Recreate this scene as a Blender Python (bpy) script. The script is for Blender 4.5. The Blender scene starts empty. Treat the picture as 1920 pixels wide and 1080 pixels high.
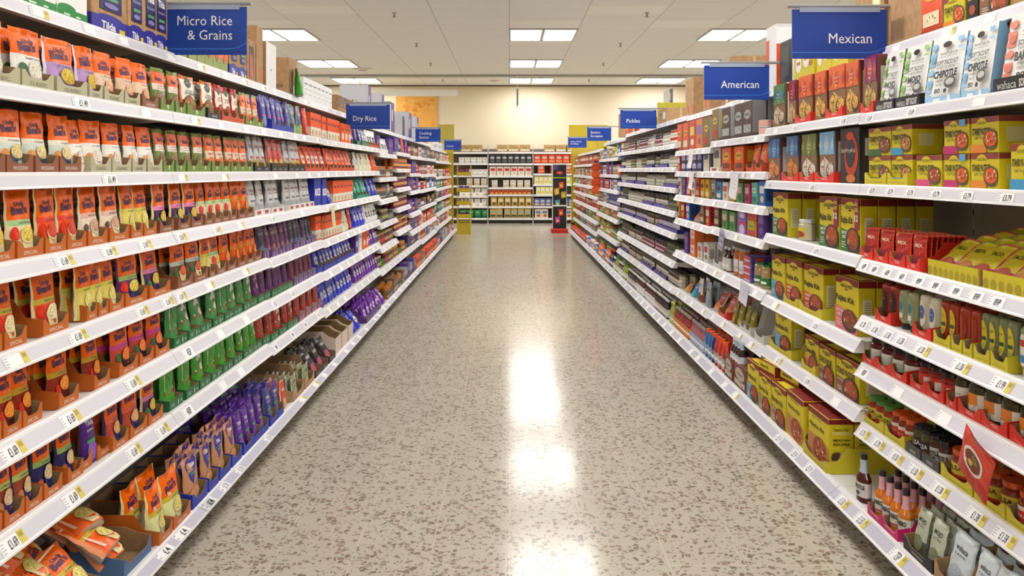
import bpy, math, random
from mathutils import Vector, Matrix
random.seed(7)
PI = math.pi
S = bpy.context.scene
C = S.collection
H = 1.48                      # camera height
F = 1500.0                    # focal length in pixels of the 1920 frame

# ------------------------------------------------------------------ camera
cam = bpy.data.objects.new('camera', bpy.data.cameras.new('camera'))
C.objects.link(cam)
cam.location = (0, 0, H)
cam.rotation_euler = (PI/2, 0, 0)
cam.data.sensor_width = 36
cam.data.lens = 36*F/1920
cam.data.shift_x = 5/1920
cam.data.shift_y = -220/1920
cam.data.clip_start = 0.05
S.camera = cam
S.view_settings.view_transform = 'Standard'
S.view_settings.look = 'None'
S.view_settings.gamma = 1
S.view_settings.use_curve_mapping = False
S.view_settings.exposure = 0.0
w = bpy.data.worlds.new('world'); S.world = w; w.use_nodes = True
w.node_tree.nodes['Background'].inputs[0].default_value = (1.0, 0.97, 0.92, 1)
w.node_tree.nodes['Background'].inputs[1].default_value = 0.5
LAMP = 16.5                   # emission of the ceiling panels

# ------------------------------------------------------------------ materials
def lin(h):
    h = h.lstrip('#'); v = [int(h[i:i+2], 16)/255 for i in (0, 2, 4)]
    return tuple(c/12.92 if c <= .04045 else ((c+.055)/1.055)**2.4 for c in v) + (1,)
_M = {}
def mat(spec):
    """'#rrggbb' card, '*' shiny film, '~' food, '@' kraft board, '^' painted steel, '&' glass or hard plastic, '!' lamp"""
    if spec in _M: return _M[spec]
    kind = spec[7:] or ''
    m = bpy.data.materials.new('paint_'+spec[1:]); m.use_nodes = True
    nt = m.node_tree; b = nt.nodes['Principled BSDF']; col = lin(spec[:7])
    b.inputs['Base Color'].default_value = col
    m.diffuse_color = col
    R = {'': .5, '*': .3, '~': .6, '@': .8, '^': .38, '&': .12, '!': .5}[kind]
    b.inputs['Roughness'].default_value = R
    if kind == '*': b.inputs['Specular IOR Level'].default_value = .32
    if kind == '!':
        b.inputs['Emission Color'].default_value = (1, .985, .955, 1)
        b.inputs['Emission Strength'].default_value = LAMP
    if kind in '*~@' and kind:
        tc = nt.nodes.new('ShaderNodeTexCoord'); nz = nt.nodes.new('ShaderNodeTexNoise')
        nt.links.new(tc.outputs['Object'], nz.inputs['Vector'])
        if kind == '*':
            nz.inputs['Scale'].default_value = 22; nz.inputs['Detail'].default_value = 3; nz.inputs['Distortion'].default_value = 1.2
            bp = nt.nodes.new('ShaderNodeBump'); bp.inputs['Strength'].default_value = .35; bp.inputs['Distance'].default_value = .012
            nt.links.new(nz.outputs['Fac'], bp.inputs['Height']); nt.links.new(bp.outputs['Normal'], b.inputs['Normal'])
        else:
            nz.inputs['Scale'].default_value = 330 if kind == '~' else 30
            nz.inputs['Detail'].default_value = 2
            mx = nt.nodes.new('ShaderNodeMix'); mx.data_type = 'RGBA'
            k1, k2 = (.72, 1.2) if kind == '~' else (.9, 1.08)
            mx.inputs[6].default_value = tuple(c*k1 for c in col[:3])+(1,)
            mx.inputs[7].default_value = tuple(min(1, c*k2) for c in col[:3])+(1,)
            rp = nt.nodes.new('ShaderNodeMapRange'); rp.inputs[1].default_value = .4; rp.inputs[2].default_value = .6
            nt.links.new(nz.outputs['Fac'], rp.inputs[0]); nt.links.new(rp.outputs[0], mx.inputs[0])
            nt.links.new(mx.outputs[2], b.inputs['Base Color'])
    _M[spec] = m
    return m

def clear_mat():
    if 'clear' in _M: return _M['clear']
    m = bpy.data.materials.new('clear_film'); m.use_nodes = True; nt = m.node_tree
    b = nt.nodes['Principled BSDF']; b.inputs['Roughness'].default_value = .08
    b.inputs['Base Color'].default_value = (.95, .97, 1, 1); b.inputs['Alpha'].default_value = .22
    _M['clear'] = m
    return m

# ------------------------------------------------------------------ mesh builder
class MB:
    def __init__(s): s.v = []; s.f = []; s.m = []; s.specs = []; s.smooth = []
    def mi(s, spec):
        if spec not in s.specs: s.specs.append(spec)
        return s.specs.index(spec)
    def poly(s, pts, spec, smooth=False):
        n = len(s.v); s.v += [tuple(p) for p in pts]
        s.f.append(tuple(range(n, n+len(pts)))); s.m.append(s.mi(spec)); s.smooth.append(smooth)
    def grid(s, rows, specfn, smooth=True, flip=False):
        n = len(s.v); nc = len(rows[0])
        for r in rows: s.v += [tuple(p) for p in r]
        for i in range(len(rows)-1):
            for j in range(nc-1):
                q = (n+i*nc+j, n+i*nc+j+1, n+(i+1)*nc+j+1, n+(i+1)*nc+j)
                s.f.append(q[::-1] if flip else q); s.m.append(s.mi(specfn(i, j))); s.smooth.append(smooth)
    def box(s, x0, x1, y0, y1, z0, z1, spec, **fc):
        # faces: front (-y), back, left(-x), right(+x), top, bottom
        P = lambda a, b, c: (x1 if a else x0, y1 if b else y0, z1 if c else z0)
        s.poly([P(0,0,0), P(1,0,0), P(1,0,1), P(0,0,1)], fc.get('front', spec))
        s.poly([P(1,1,0), P(0,1,0), P(0,1,1), P(1,1,1)], fc.get('back', spec))
        s.poly([P(0,1,0), P(0,0,0), P(0,0,1), P(0,1,1)], fc.get('side', spec))
        s.poly([P(1,0,0), P(1,1,0), P(1,1,1), P(1,0,1)], fc.get('side', spec))
        s.poly([P(0,0,1), P(1,0,1), P(1,1,1), P(0,1,1)], fc.get('top', spec))
        s.poly([P(0,1,0), P(1,1,0), P(1,0,0), P(0,0,0)], fc.get('bottom', spec))
    def bbox(s, x0, x1, y0, y1, z0, z1, spec, e=.0025, **fc):
        """box with chamfered edges"""
        X = (x0, x1); Y = (y0, y1); Z = (z0, z1); I = lambda t, k: t[k] + (e if k == 0 else -e)
        F_ = {}
        for a in (0, 1):
            for b in (0, 1):
                for c in (0, 1):
                    F_[a,b,c,'x'] = (X[a], I(Y,b), I(Z,c)); F_[a,b,c,'y'] = (I(X,a), Y[b], I(Z,c)); F_[a,b,c,'z'] = (I(X,a), I(Y,b), Z[c])
        q = lambda *k: s.poly([F_[i] for i in k], fc.get(q.c, spec))
        q.c = 'front'; q((0,0,0,'y'), (1,0,0,'y'), (1,0,1,'y'), (0,0,1,'y'))
        q.c = 'back'; q((1,1,0,'y'), (0,1,0,'y'), (0,1,1,'y'), (1,1,1,'y'))
        q.c = 'side'; q((0,1,0,'x'), (0,0,0,'x'), (0,0,1,'x'), (0,1,1,'x')); q((1,0,0,'x'), (1,1,0,'x'), (1,1,1,'x'), (1,0,1,'x'))
        q.c = 'top'; q((0,0,1,'z'), (1,0,1,'z'), (1,1,1,'z'), (0,1,1,'z'))
        q.c = 'bottom'; q((0,1,0,'z'), (1,1,0,'z'), (1,0,0,'z'), (0,0,0,'z'))
        q.c = 'edge'
        for c in (0, 1):
            for b in (0, 1):
                q((0,b,c,'y'), (1,b,c,'y'), (1,b,c,'z'), (0,b,c,'z'))
            for a in (0, 1):
                q((a,0,c,'x'), (a,1,c,'x'), (a,1,c,'z'), (a,0,c,'z'))
            for a in (0, 1):
                for b in (0, 1): s.poly([F_[a,b,c,'x'], F_[a,b,c,'y'], F_[a,b,c,'z']], spec)
        for a in (0, 1):
            for b in (0, 1):
                q((a,b,0,'x'), (a,b,1,'x'), (a,b,1,'y'), (a,b,0,'y'))
    def lathe(s, prof, n=16, x=0, y=0, z=0):
        """prof = [(r, z, spec of the ring above)]"""
        rows = [[(x+r*math.cos(2*PI*k/n), y+r*math.sin(2*PI*k/n), z+zz) for k in range(n+1)] for r, zz, _ in prof]
        for i in range(len(prof)-1):
            flat = abs(prof[i][1]-prof[i+1][1]) < 1e-4
            s.grid(rows[i:i+2], lambda a, b: prof[i][2], smooth=not flat)
        if prof[-1][0] > .0005: s.poly(rows[-1][:-1], prof[-1][2])
        if prof[0][0] > .0005: s.poly(rows[0][:-1][::-1], prof[0][2])
    def tube(s, p, q, r, spec, n=8):
        p = Vector(p); q = Vector(q); d = (q-p).normalized()
        a = d.orthogonal().normalized(); b = d.cross(a)
        R = [[c + (a*math.cos(2*PI*k/n)+b*math.sin(2*PI*k/n))*r for k in range(n+1)] for c in (p, q)]
        s.grid(R, lambda i, j: spec); s.poly(R[0][:-1][::-1], spec); s.poly(R[1][:-1], spec)
    # ---- printed marks on a surface: fn(u, v, lift) -> point; u and v in metres on the face
    def disc(s, fn, cu, cv, ru, rv, spec, lift, lim, n=18, half=None):
        R = []
        for k in (0.001, .5, 1):
            row = []
            for j in range(n+1):
                t = 2*PI*j/n if half is None else PI*j/n*half
                uu = min(max(cu+ru*k*math.cos(t), -lim[0]), lim[0]); vv = min(max(cv+rv*k*math.sin(t), lim[1]), lim[2])
                row.append(fn(uu, vv, lift))
            R.append(row)
        s.grid(R, lambda i, j: spec, flip=(half is None or half > 0) is False)
    def patch(s, fn, u0, u1, v0, v1, spec, lift, nu=6, nv=4):
        R = [[fn(u0+(u1-u0)*j/nu, v0+(v1-v0)*i/nv, lift) for j in range(nu+1)] for i in range(nv+1)]
        s.grid(R, lambda i, j: spec)
    def shape(s, fn, pts, spec, lift):
        s.poly([fn(u, v, lift) for u, v in pts], spec)
    def text(s, fn, cu, cv, hgt, txt, spec, lift, wid=None, bold=.0, align='c', rot=0, slope=0):
        V, T, (bw, bh) = glyphs(txt, bold)
        k = hgt; kx = k if wid is None else wid/max(bw, .01)
        n = len(s.v)
        for (a, b) in V:
            a = (a - (bw/2 if align == 'c' else (0 if align == 'l' else bw)))*kx; b = b*k
            if rot: a, b = a*math.cos(rot)-b*math.sin(rot), a*math.sin(rot)+b*math.cos(rot)
            s.v.append(tuple(fn(cu+a, cv+b+slope*a, lift)))
        i = s.mi(spec)
        for t in T: s.f.append(tuple(n+q for q in t)); s.m.append(i); s.smooth.append(False)
    def data(s, name):
        me = bpy.data.meshes.new(name); me.from_pydata(s.v, [], s.f)
        for sp in s.specs: me.materials.append(clear_mat() if sp == 'clear' else sp if not isinstance(sp, str) else mat(sp))
        me.polygons.foreach_set('material_index', s.m)
        me.polygons.foreach_set('use_smooth', s.smooth)
        me.update()
        return me
_G = {}
def glyphs(txt, bold):
    """triangles of a line of lettering, cap height 1, starting at x = 0, centred on y = 0"""
    key = (txt, bold)
    if key in _G: return _G[key]
    cu = bpy.data.curves.new('lettering', 'FONT'); cu.body = txt; cu.size = 1; cu.resolution_u = 2; cu.offset = bold
    o = bpy.data.objects.new('lettering', cu); C.objects.link(o)
    bpy.context.view_layer.update()
    me = o.evaluated_get(bpy.context.evaluated_depsgraph_get()).to_mesh()
    V = [(v.co.x, v.co.y) for v in me.vertices]
    me.calc_loop_triangles(); T = [tuple(t.vertices) for t in me.loop_triangles]
    x0 = min((a for a, b in V), default=0); x1 = max((a for a, b in V), default=1)
    hcap = .73
    V = [((a-x0)/hcap, b/hcap-.5) for a, b in V]
    bpy.data.objects.remove(o); bpy.data.curves.remove(cu)
    _G[key] = (V, T, ((x1-x0)/hcap, 1))
    return _G[key]

# ------------------------------------------------------------------ objects, labels
def mesh_obj(name, mb, parent=None, loc=None, rz=0):
    o = bpy.data.objects.new(name, mb.data(name) if isinstance(mb, MB) else mb); C.objects.link(o)
    if parent: o.parent = parent
    if loc: o.location = loc
    if rz: o.rotation_euler = (0, 0, rz)
    return o
def empty(name, loc=(0, 0, 0), rz=0):
    o = bpy.data.objects.new(name, None); C.objects.link(o); o.location = loc; o.rotation_euler = (0, 0, rz)
    o.empty_display_size = .05
    return o
def tag(o, label=None, cat=None, group=None, kind=None):
    if label: o['label'] = label
    if cat: o['category'] = cat
    if group: o['group'] = group
    if kind: o['kind'] = kind
    return o
def copy_tree(o, parent=None):
    c = o.copy(); C.objects.link(c)
    if parent: c.parent = parent
    for ch in KIDS.get(o.name, ()): copy_tree(ch, c)
    return c
KIDS = {}
ORD = 'first second third fourth fifth sixth seventh eighth ninth tenth eleventh twelfth thirteenth fourteenth fifteenth sixteenth seventeenth eighteenth nineteenth twentieth'.split()
ORD += ['twenty-'+a for a in ORD[:9]]+['thirtieth']+['thirty-'+a for a in ORD[:9]]+['fortieth']+['forty-'+a for a in ORD[:9]]+['fiftieth']
def ordinal(k): return ORD[k] if k < len(ORD) else f'number {k+1}'
# ------------------------------------------------------------------ the setting
X0, X1, Y0, Y1, ZC = -13.0, 13.0, -6.5, 23.1, 3.95
def nodes(m):
    nt = m.node_tree; return nt, nt.nodes['Principled BSDF']
def N(nt, t, **kw):
    n = nt.nodes.new(t)
    for k, v in kw.items(): setattr(n, k, v)
    return n
def math_node(nt, op, a, b=None):
    n = N(nt, 'ShaderNodeMath', operation=op)
    for i, x in enumerate((a, b)):
        if x is None: continue
        if isinstance(x, (int, float)): n.inputs[i].default_value = x
        else: nt.links.new(x, n.inputs[i])
    return n.outputs[0]
def seams(nt, sep, period, off, half):
    """1 within half of a seam that repeats with the period"""
    a = math_node(nt, 'ADD', sep, off); a = math_node(nt, 'DIVIDE', a, period); a = math_node(nt, 'FRACT', a)
    a = math_node(nt, 'SUBTRACT', a, .5); a = math_node(nt, 'ABSOLUTE', a)
    return math_node(nt, 'GREATER_THAN', a, .5-half/period)
def mixrgb(nt, f, a, b):
    n = N(nt, 'ShaderNodeMix', data_type='RGBA')
    for i, x in ((0, f), (6, a), (7, b)):
        if isinstance(x, (tuple, float, int)): n.inputs[i].default_value = x
        else: nt.links.new(x, n.inputs[i])
    return n.outputs[2]

def floor_material():
    m = bpy.data.materials.new('terrazzo'); m.use_nodes = True; nt, b = nodes(m)
    tc = N(nt, 'ShaderNodeTexCoord'); P = tc.outputs['Object']
    dn = N(nt, 'ShaderNodeTexNoise'); dn.inputs['Scale'].default_value = 45; nt.links.new(P, dn.inputs['Vector'])
    va = N(nt, 'ShaderNodeVectorMath', operation='SCALE'); nt.links.new(dn.outputs['Color'], va.inputs[0]); va.inputs['Scale'].default_value = .012
    vb = N(nt, 'ShaderNodeVectorMath', operation='ADD'); nt.links.new(P, vb.inputs[0]); nt.links.new(va.outputs[0], vb.inputs[1])
    base = mixrgb(nt, .5, lin('#c9bfae'), lin('#d3cab9'))
    bn = N(nt, 'ShaderNodeTexNoise'); bn.inputs['Scale'].default_value = 3; bn.inputs['Detail'].default_value = 5; nt.links.new(P, bn.inputs['Vector'])
    base = mixrgb(nt, bn.outputs['Fac'], lin('#bcb4a5'), lin('#cbc4b6'))
    for scale, thr, prob, seed, cols in ((42, .13, .26, 0, ('#6f6053', '#8d7462', '#96806f', '#7d7468')),
                                         (85, .13, .2, 7.3, ('#857361', '#9c8873', '#736658', '#a39079'))):
        mp = N(nt, 'ShaderNodeVectorMath', operation='ADD'); nt.links.new(vb.outputs[0], mp.inputs[0]); mp.inputs[1].default_value = (seed, seed*1.7, 0)
        e = N(nt, 'ShaderNodeTexVoronoi', feature='DISTANCE_TO_EDGE', voronoi_dimensions='2D'); e.inputs['Scale'].default_value = scale; nt.links.new(mp.outputs[0], e.inputs['Vector'])
        c = N(nt, 'ShaderNodeTexVoronoi', feature='F1', voronoi_dimensions='2D'); c.inputs['Scale'].default_value = scale; nt.links.new(mp.outputs[0], c.inputs['Vector'])
        sc = N(nt, 'ShaderNodeSeparateColor'); nt.links.new(c.outputs['Color'], sc.inputs[0])
        inside = math_node(nt, 'GREATER_THAN', e.outputs['Distance'], thr)
        pick = math_node(nt, 'LESS_THAN', sc.outputs[0], prob)
        f = math_node(nt, 'MULTIPLY', inside, pick)
        r = N(nt, 'ShaderNodeValToRGB'); r.color_ramp.interpolation = 'CONSTANT'; nt.links.new(sc.outputs[1], r.inputs[0])
        el = r.color_ramp.elements; el[0].color = lin(cols[0]); el[1].color = lin(cols[1]); el[1].position = .3
        for k in (2, 3): q = el.new(.3*k-.05); q.color = lin(cols[k])
        base = mixrgb(nt, math_node(nt, 'MULTIPLY', f, .8), base, r.outputs[0])
    sx = N(nt, 'ShaderNodeSeparateXYZ'); nt.links.new(P, sx.inputs[0])
    g = math_node(nt, 'MAXIMUM', seams(nt, sx.outputs[0], .3, 0, .0022), seams(nt, sx.outputs[1], 1.2, .6, .0026))
    base = mixrgb(nt, math_node(nt, 'MULTIPLY', g, .55), base, lin('#ddd2c0'))
    nt.links.new(base, b.inputs['Base Color'])
    rn = N(nt, 'ShaderNodeTexNoise'); rn.inputs['Scale'].default_value = 1.2; rn.inputs['Detail'].default_value = 4; nt.links.new(P, rn.inputs['Vector'])
    mr = N(nt, 'ShaderNodeMapRange'); nt.links.new(rn.outputs['Fac'], mr.inputs[0]); mr.inputs[3].default_value = .1; mr.inputs[4].default_value = .2
    nt.links.new(mr.outputs[0], b.inputs['Roughness'])
    b.inputs['IOR'].default_value = 1.5; b.inputs['Specular IOR Level'].default_value = .36
    return m
def ceiling_material():
    m = bpy.data.materials.new('ceiling_tiles'); m.use_nodes = True; nt, b = nodes(m)
    tc = N(nt, 'ShaderNodeTexCoord'); P = tc.outputs['Object']; sx = N(nt, 'ShaderNodeSeparateXYZ'); nt.links.new(P, sx.inputs[0])
    nz = N(nt, 'ShaderNodeTexNoise'); nz.inputs['Scale'].default_value = 90; nt.links.new(P, nz.inputs['Vector'])
    base = mixrgb(nt, nz.outputs['Fac'], lin('#dfdfdc'), lin('#e9e9e6'))
    vo = N(nt, 'ShaderNodeTexWhiteNoise', noise_dimensions='2D')
    sn = N(nt, 'ShaderNodeVectorMath', operation='SNAP'); nt.links.new(P, sn.inputs[0]); sn.inputs[1].default_value = (1.2, .6, 50)
    nt.links.new(sn.outputs[0], vo.inputs['Vector'])
    base = mixrgb(nt, math_node(nt, 'MULTIPLY', math_node(nt, 'GREATER_THAN', vo.outputs['Value'], .93), .5), base, lin('#f6f2ea'))
    g1 = math_node(nt, 'MULTIPLY', seams(nt, sx.outputs[0], 1.2, 0, .008), .5)
    g2 = math_node(nt, 'MULTIPLY', seams(nt, sx.outputs[1], .6, .3, .008), .22)
    g3 = math_node(nt, 'MULTIPLY', seams(nt, sx.outputs[0], 1.2, 0, .004), .35)
    base = mixrgb(nt, math_node(nt, 'MAXIMUM', math_node(nt, 'MAXIMUM', g1, g2), g3), base, lin('#8f8779'))
    nt.links.new(base, b.inputs['Base Color']); b.inputs['Roughness'].default_value = .9
    return m
def wall_material():
    m = bpy.data.materials.new('cream_wall'); m.use_nodes = True; nt, b = nodes(m)
    tc = N(nt, 'ShaderNodeTexCoord'); nz = N(nt, 'ShaderNodeTexNoise'); nz.inputs['Scale'].default_value = 1.5; nt.links.new(tc.outputs['Object'], nz.inputs['Vector'])
    nt.links.new(mixrgb(nt, nz.outputs['Fac'], lin('#e6d8bd'), lin('#eadfc8')), b.inputs['Base Color']); b.inputs['Roughness'].default_value = .7
    return m
FLM, CLM, WLM = floor_material(), ceiling_material(), wall_material()
def room_piece(name, box_, m):
    mb = MB(); mb.box(*box_, m)
    return tag(mesh_obj(name, mb), kind='structure')
room_piece('floor', (X0, X1, Y0, Y1, -.1, 0), FLM)
room_piece('ceiling', (X0, X1, Y0, Y1, ZC, ZC+.1), CLM)
room_piece('wall_back', (X0-.1, X1+.1, Y1, Y1+.1, -.1, ZC+.1), WLM)
room_piece('wall_left', (X0-.1, X0, Y0, Y1, -.1, ZC+.1), WLM)
room_piece('wall_right', (X1, X1+.1, Y0, Y1, -.1, ZC+.1), WLM)
room_piece('wall_front', (X0-.1, X1+.1, Y0-.1, Y0, -.1, ZC+.1), WLM)
room_piece('trim_1', (X0, X1, Y1-.03, Y1, ZC-.04, ZC), '#6f6452')          # dark batten along the back wall
room_piece('trim_2', (X0, X1, 20.55, 20.75, ZC-.055, ZC), '#a8a8a6^')      # grey rail across the ceiling

# recessed ceiling lamps: a pair of square diffusers in a white frame
def lamp_mesh():
    root = empty('ceiling_light')
    fr = MB()
    for a in (0, .6):
        for (p, q, r, s_) in ((0, .6, 0, .04), (0, .6, 1.16, 1.2), (0, .03, .04, 1.16), (.57, .6, .04, 1.16)):
            fr.box(a+p, a+q, r, s_, -.022, 0, '#a9a7a0^')
    f = mesh_obj('frame', fr, root); dd = []
    for a in (0, .6):
        d = MB(); d.box(a+.031, a+.569, .041, 1.159, -.006, -.002, '#ffffff!'); dd.append(mesh_obj('diffuser', d, root))
    KIDS[root.name] = [f]+dd
    return root
lamp = lamp_mesh(); used = False
cols = [(-8.5, 'fifth'), (-4.76, 'first'), (-.0, 'second'), (3.52, 'third'), (7.2, 'fourth')]
rows = [(21.25, 'far back row by the wall'), (17.8, 'row second from the back wall'), (13.9, 'row third from the back wall'), (10.2, 'row fourth from the back wall'), (6.5, 'row fifth from the back wall'), (2.8, 'row sixth from the back wall'), (-.9, 'row seventh from the back wall'), (-4.6, 'row eighth from the back wall')]
for y, rn in rows:
    for x, cn in cols:
        L = lamp if not used else copy_tree(lamp); used = True
        L.location = (x, y, ZC)
        where = {-8.5: 'outermost beyond the rice shelves', -4.76: 'over the rice shelves', 0: 'over the aisle', 3.52: 'over the kit shelves', 7.2: 'outermost beyond the kit shelves'}[x]
        tag(L, f'bright twin-square ceiling light {where}, {rn}', 'ceiling light', 'recessed ceiling lights')
# sprinklers
def sprinkler():
    m = MB(); m.lathe([(.035, -.004, '#b9b2a4^'), (.035, -.012, '#b9b2a4^'), (.012, -.014, '#8d857a^'), (.01, -.06, '#8d857a^'), (.03, -.062, '#6d665c^'), (.03, -.068, '#6d665c^')], 10)
    return m
sp0 = None
for x, xn in ((-1.8, 'rice'), (2.15, 'kit')):
    for k, y in enumerate((12.5, 15.5, 18.3, 21.6)):
        if sp0 is None: sp0 = mesh_obj('ceiling_sprinkler', sprinkler()); o = sp0
        else: o = sp0.copy(); C.objects.link(o)
        o.location = (x, y, ZC); tag(o, f'small steel ceiling sprinkler on the {xn} side, {ORD[3-k]} out from the back wall', 'sprinkler', 'ceiling sprinklers')
o = MB(); o.lathe([(.22, -.003, '#cfc8ba^'), (.22, -.02, '#cfc8ba^'), (.12, -.03, '#6a645a'), (.1, -.03, '#6a645a')], 24)
tag(mesh_obj('ceiling_vent', o, None, (-3.55, 19.4, ZC)), 'round grey air vent in the ceiling above the rice shelves', 'air vent')
o = MB(); o.lathe([(.16, -.003, '#cfc8ba^'), (.16, -.015, '#cfc8ba^'), (.08, -.02, '#6a645a'), (.07, -.02, '#6a645a')], 20)
tag(mesh_obj('smoke_detector', o, None, (-.42, 21.9, ZC)), 'small round detector in the ceiling near the back wall', 'smoke detector')

# things hung from the ceiling or on the back wall
m = MB(); m.box(-3.27, -2.08, Y1-.05, Y1-.01, 2.72, 3.62, '#e3a24a', front='#eeb052')
def fl(u, v, l): return (u, Y1-.05-l, v)
for k in range(26):
    random.seed(k); m.disc(fl, -3.2+random.random()*1.05, 2.8+random.random()*.75, .02+.07*random.random(), .02+.05*random.random(), random.choice(['#e79a3c', '#f2bd66', '#dd8f38']), .001+.0004*k, (-0, 0, 9) if 0 else (9, 0, 9), 12)
tag(mesh_obj('wall_poster', m), 'orange mottled picture panel on the cream back wall', 'poster')
ban = empty('hanging_banner', (-2.5, 20.9, 3.43))
a = MB(); a.box(-1.05, 1.15, -.01, .01, 0, .17, '#f6f3ee'); b_ = MB(); b_.tube((-.35, 0, .17), (-.35, 0, .515), .004, '#dddddd^'); c_ = MB(); c_.tube((1.12, 0, .17), (1.12, 0, .515), .004, '#dddddd^')
mesh_obj('panel', a, ban); mesh_obj('wire', b_, ban); mesh_obj('wire', c_, ban)
tag(ban, 'long blank white banner strip hanging on wires before the back wall', 'banner')
for (x, y, nm) in ((.2, 20.2, 'thin department sign seen edge-on hanging over the aisle'), (4.0, 20.2, 'white department sign hanging by wires over the kit shelves')):
    r = empty('department_sign', (x, y, 3.1)); a = MB()
    a.box(-.012, .012, -.5, .5, 0, .42, '#e6e6e2'); a.box(-.02, .02, -.54, -.36, .0, .4, '#3d403f')
    a.box(-.023, -.0201, -.5, -.4, .12, .3, '#c9c9c4')
    mesh_obj('panel', a, r)
    for q in (-.4, .4): b_ = MB(); b_.tube((0, q, .42), (0, q, .845), .004, '#dddddd^'); mesh_obj('wire', b_, r)
    tag(r, nm, 'sign')
# ------------------------------------------------------------------ product builders
# every builder returns (parts, (w, d, h)); parts = [(part name, MB)], front towards -y, base centred on the origin
def brk(a, extra, lo, hi):
    s = sorted(set([round(x, 4) for x in a]+[round(x, 4) for x in extra if lo < x < hi])); out = [s[0]]
    for x in s[1:]:
        if x-out[-1] > .004 or x in [round(e, 4) for e in extra]: out.append(x)
    return out
def pouch(w, h, d, bands, art=(), fin=None, back='#c9c4bb*', fat=.55, seal=.93, seed=1, finspec=None, wob=1.0, side=None, taper=0):
    """stand-up pouch: bands = [(v from, spec)] from the bottom up; art drawn in fractions of width and height"""
    m = MB(); R = random.Random(seed)
    a1, a2, a3 = R.uniform(0, 6), R.uniform(0, 6), R.uniform(-1, 1)
    def T(v):                                            # half depth at height v
        if v > seal: return .0012
        t = min(1, (seal-v)/(seal-.18))
        return d/2*min(1, (t**.75))*(1 if v > .05 else .93+v)+.0012
    def prof(u): return max(0, 1-abs(2*u)**(2/fat))**.62
    def P(u, v, l=0, s=-1):                              # u, v fractions
        hw = 1-.035*math.sin(PI*v)*wob-taper*v
        top = (.012*math.sin(5*u+a1)-.016*(1-abs(2*u)**2)*wob)*max(0, (v-.75)/.25)
        yw = .004*math.sin(7*u+a2)*wob*max(0, (v-.8)/.2)+.0016*math.sin(19*v+a1+4*u)*math.sin(9*u+a2)*wob*(1 if v < seal else 0)
        return (u*w*hw, s*(T(v)*prof(u)+l)+yw+a3*.004*v, (v+top)*h)
    fn = lambda a, b, l: P(a/w, b/h, l)
    us = brk([-.5+k/12 for k in range(13)], [-.455, .455], -.5, .5); vs = brk([k/14 for k in range(15)], [b[0] for b in bands]+[seal], 0, 1)
    def bandat(v):
        s = bands[0][1]
        for b in bands:
            if v >= b[0]-1e-4: s = b[1]
        return s
    def spec(i, j):
        if fin and (us[j] < -.46 or us[j+1] > .46): return fin
        return bandat((vs[i]+vs[i+1])/2)
    m.grid([[P(u, v) for u in us] for v in vs], spec)
    us2 = [-.5+k/6 for k in range(7)]
    m.grid([[P(u, v, 0, 1) for u in us2] for v in vs], lambda i, j: back if v_ok else back, flip=True) if (v_ok := True) else 0
    m.poly([P(u, 0) for u in us2][::-1]+[P(u, 0, 0, 1) for u in us2][1:-1], back)
    draw(m, fn, w, h, art)
    return [('rice_pouch', m)], (w, d, h)
def draw(m, fn, w, h, art, lim=None):
    lim = lim or (w*.5, 0, h); L = .0007; k = 0
    for a in art:
        k += 1; l = L+.00045*k; t = a[0]
        if t == 'e': m.disc(fn, a[1]*w, a[2]*h, a[3]*w, a[4]*w, a[5], l, lim, n=a[6] if len(a) > 6 else 18)
        elif t == 'bowl':                                # lower half dish
            m.disc(fn, a[1]*w, a[2]*h, a[3]*w, -a[4]*w, a[5], l, lim, half=1)
        elif t == 'r': m.patch(fn, a[1]*w, a[3]*w, a[2]*h, a[4]*h, a[5], l, nu=6 if (a[3]-a[1]) > .3 else 2, nv=4 if (a[4]-a[2]) > .2 else 1)
        elif t == 'bits':                                # scattered grains or morsels inside an ellipse
            R = random.Random(int(abs(a[1]*997+a[2]*131+a[6]*7)*1000))
            for q in range(a[6]):
                an, rr = R.uniform(0, 2*PI), R.random()**.5; cu, cv = a[1]*w+a[3]*w*rr*math.cos(an), a[2]*h+a[4]*w*rr*math.sin(an)
                sz = a[7]*w*R.uniform(.6, 1.2); an = R.uniform(0, PI); e = R.uniform(.35, .7)
                if abs(cu)+sz > lim[0] or cv-sz < 0 or cv+sz > lim[2]: continue
                m.shape(fn, [(cu+sz*math.cos(g)*math.cos(an)-sz*e*math.sin(g)*math.sin(an), cv+sz*math.cos(g)*math.sin(an)+sz*e*math.sin(g)*math.cos(an)) for g in (0, 1.05, 2.1, 3.14, 4.2, 5.25)], a[5][q % len(a[5])], l+.00002*q)
        elif t == 'p': m.shape(fn, [(u*w, v*h) for u, v in a[1]], a[2], l)
        elif t == 't': m.text(fn, a[1]*w, a[2]*h, a[3]*w, a[4], a[5], l, wid=(a[6]*w if len(a) > 6 and a[6] else None), bold=a[7] if len(a) > 7 else 0, rot=a[8] if len(a) > 8 else 0, slope=a[9] if len(a) > 9 else 0)
ORG, PUR, CRM = '#f96a02*', '#4b2150', '#f3ead2'
def shade(c, k): return '#'+''.join('%02x' % max(0, min(255, int(int(c[i:i+2], 16)*k))) for i in (1, 3, 5))
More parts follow.
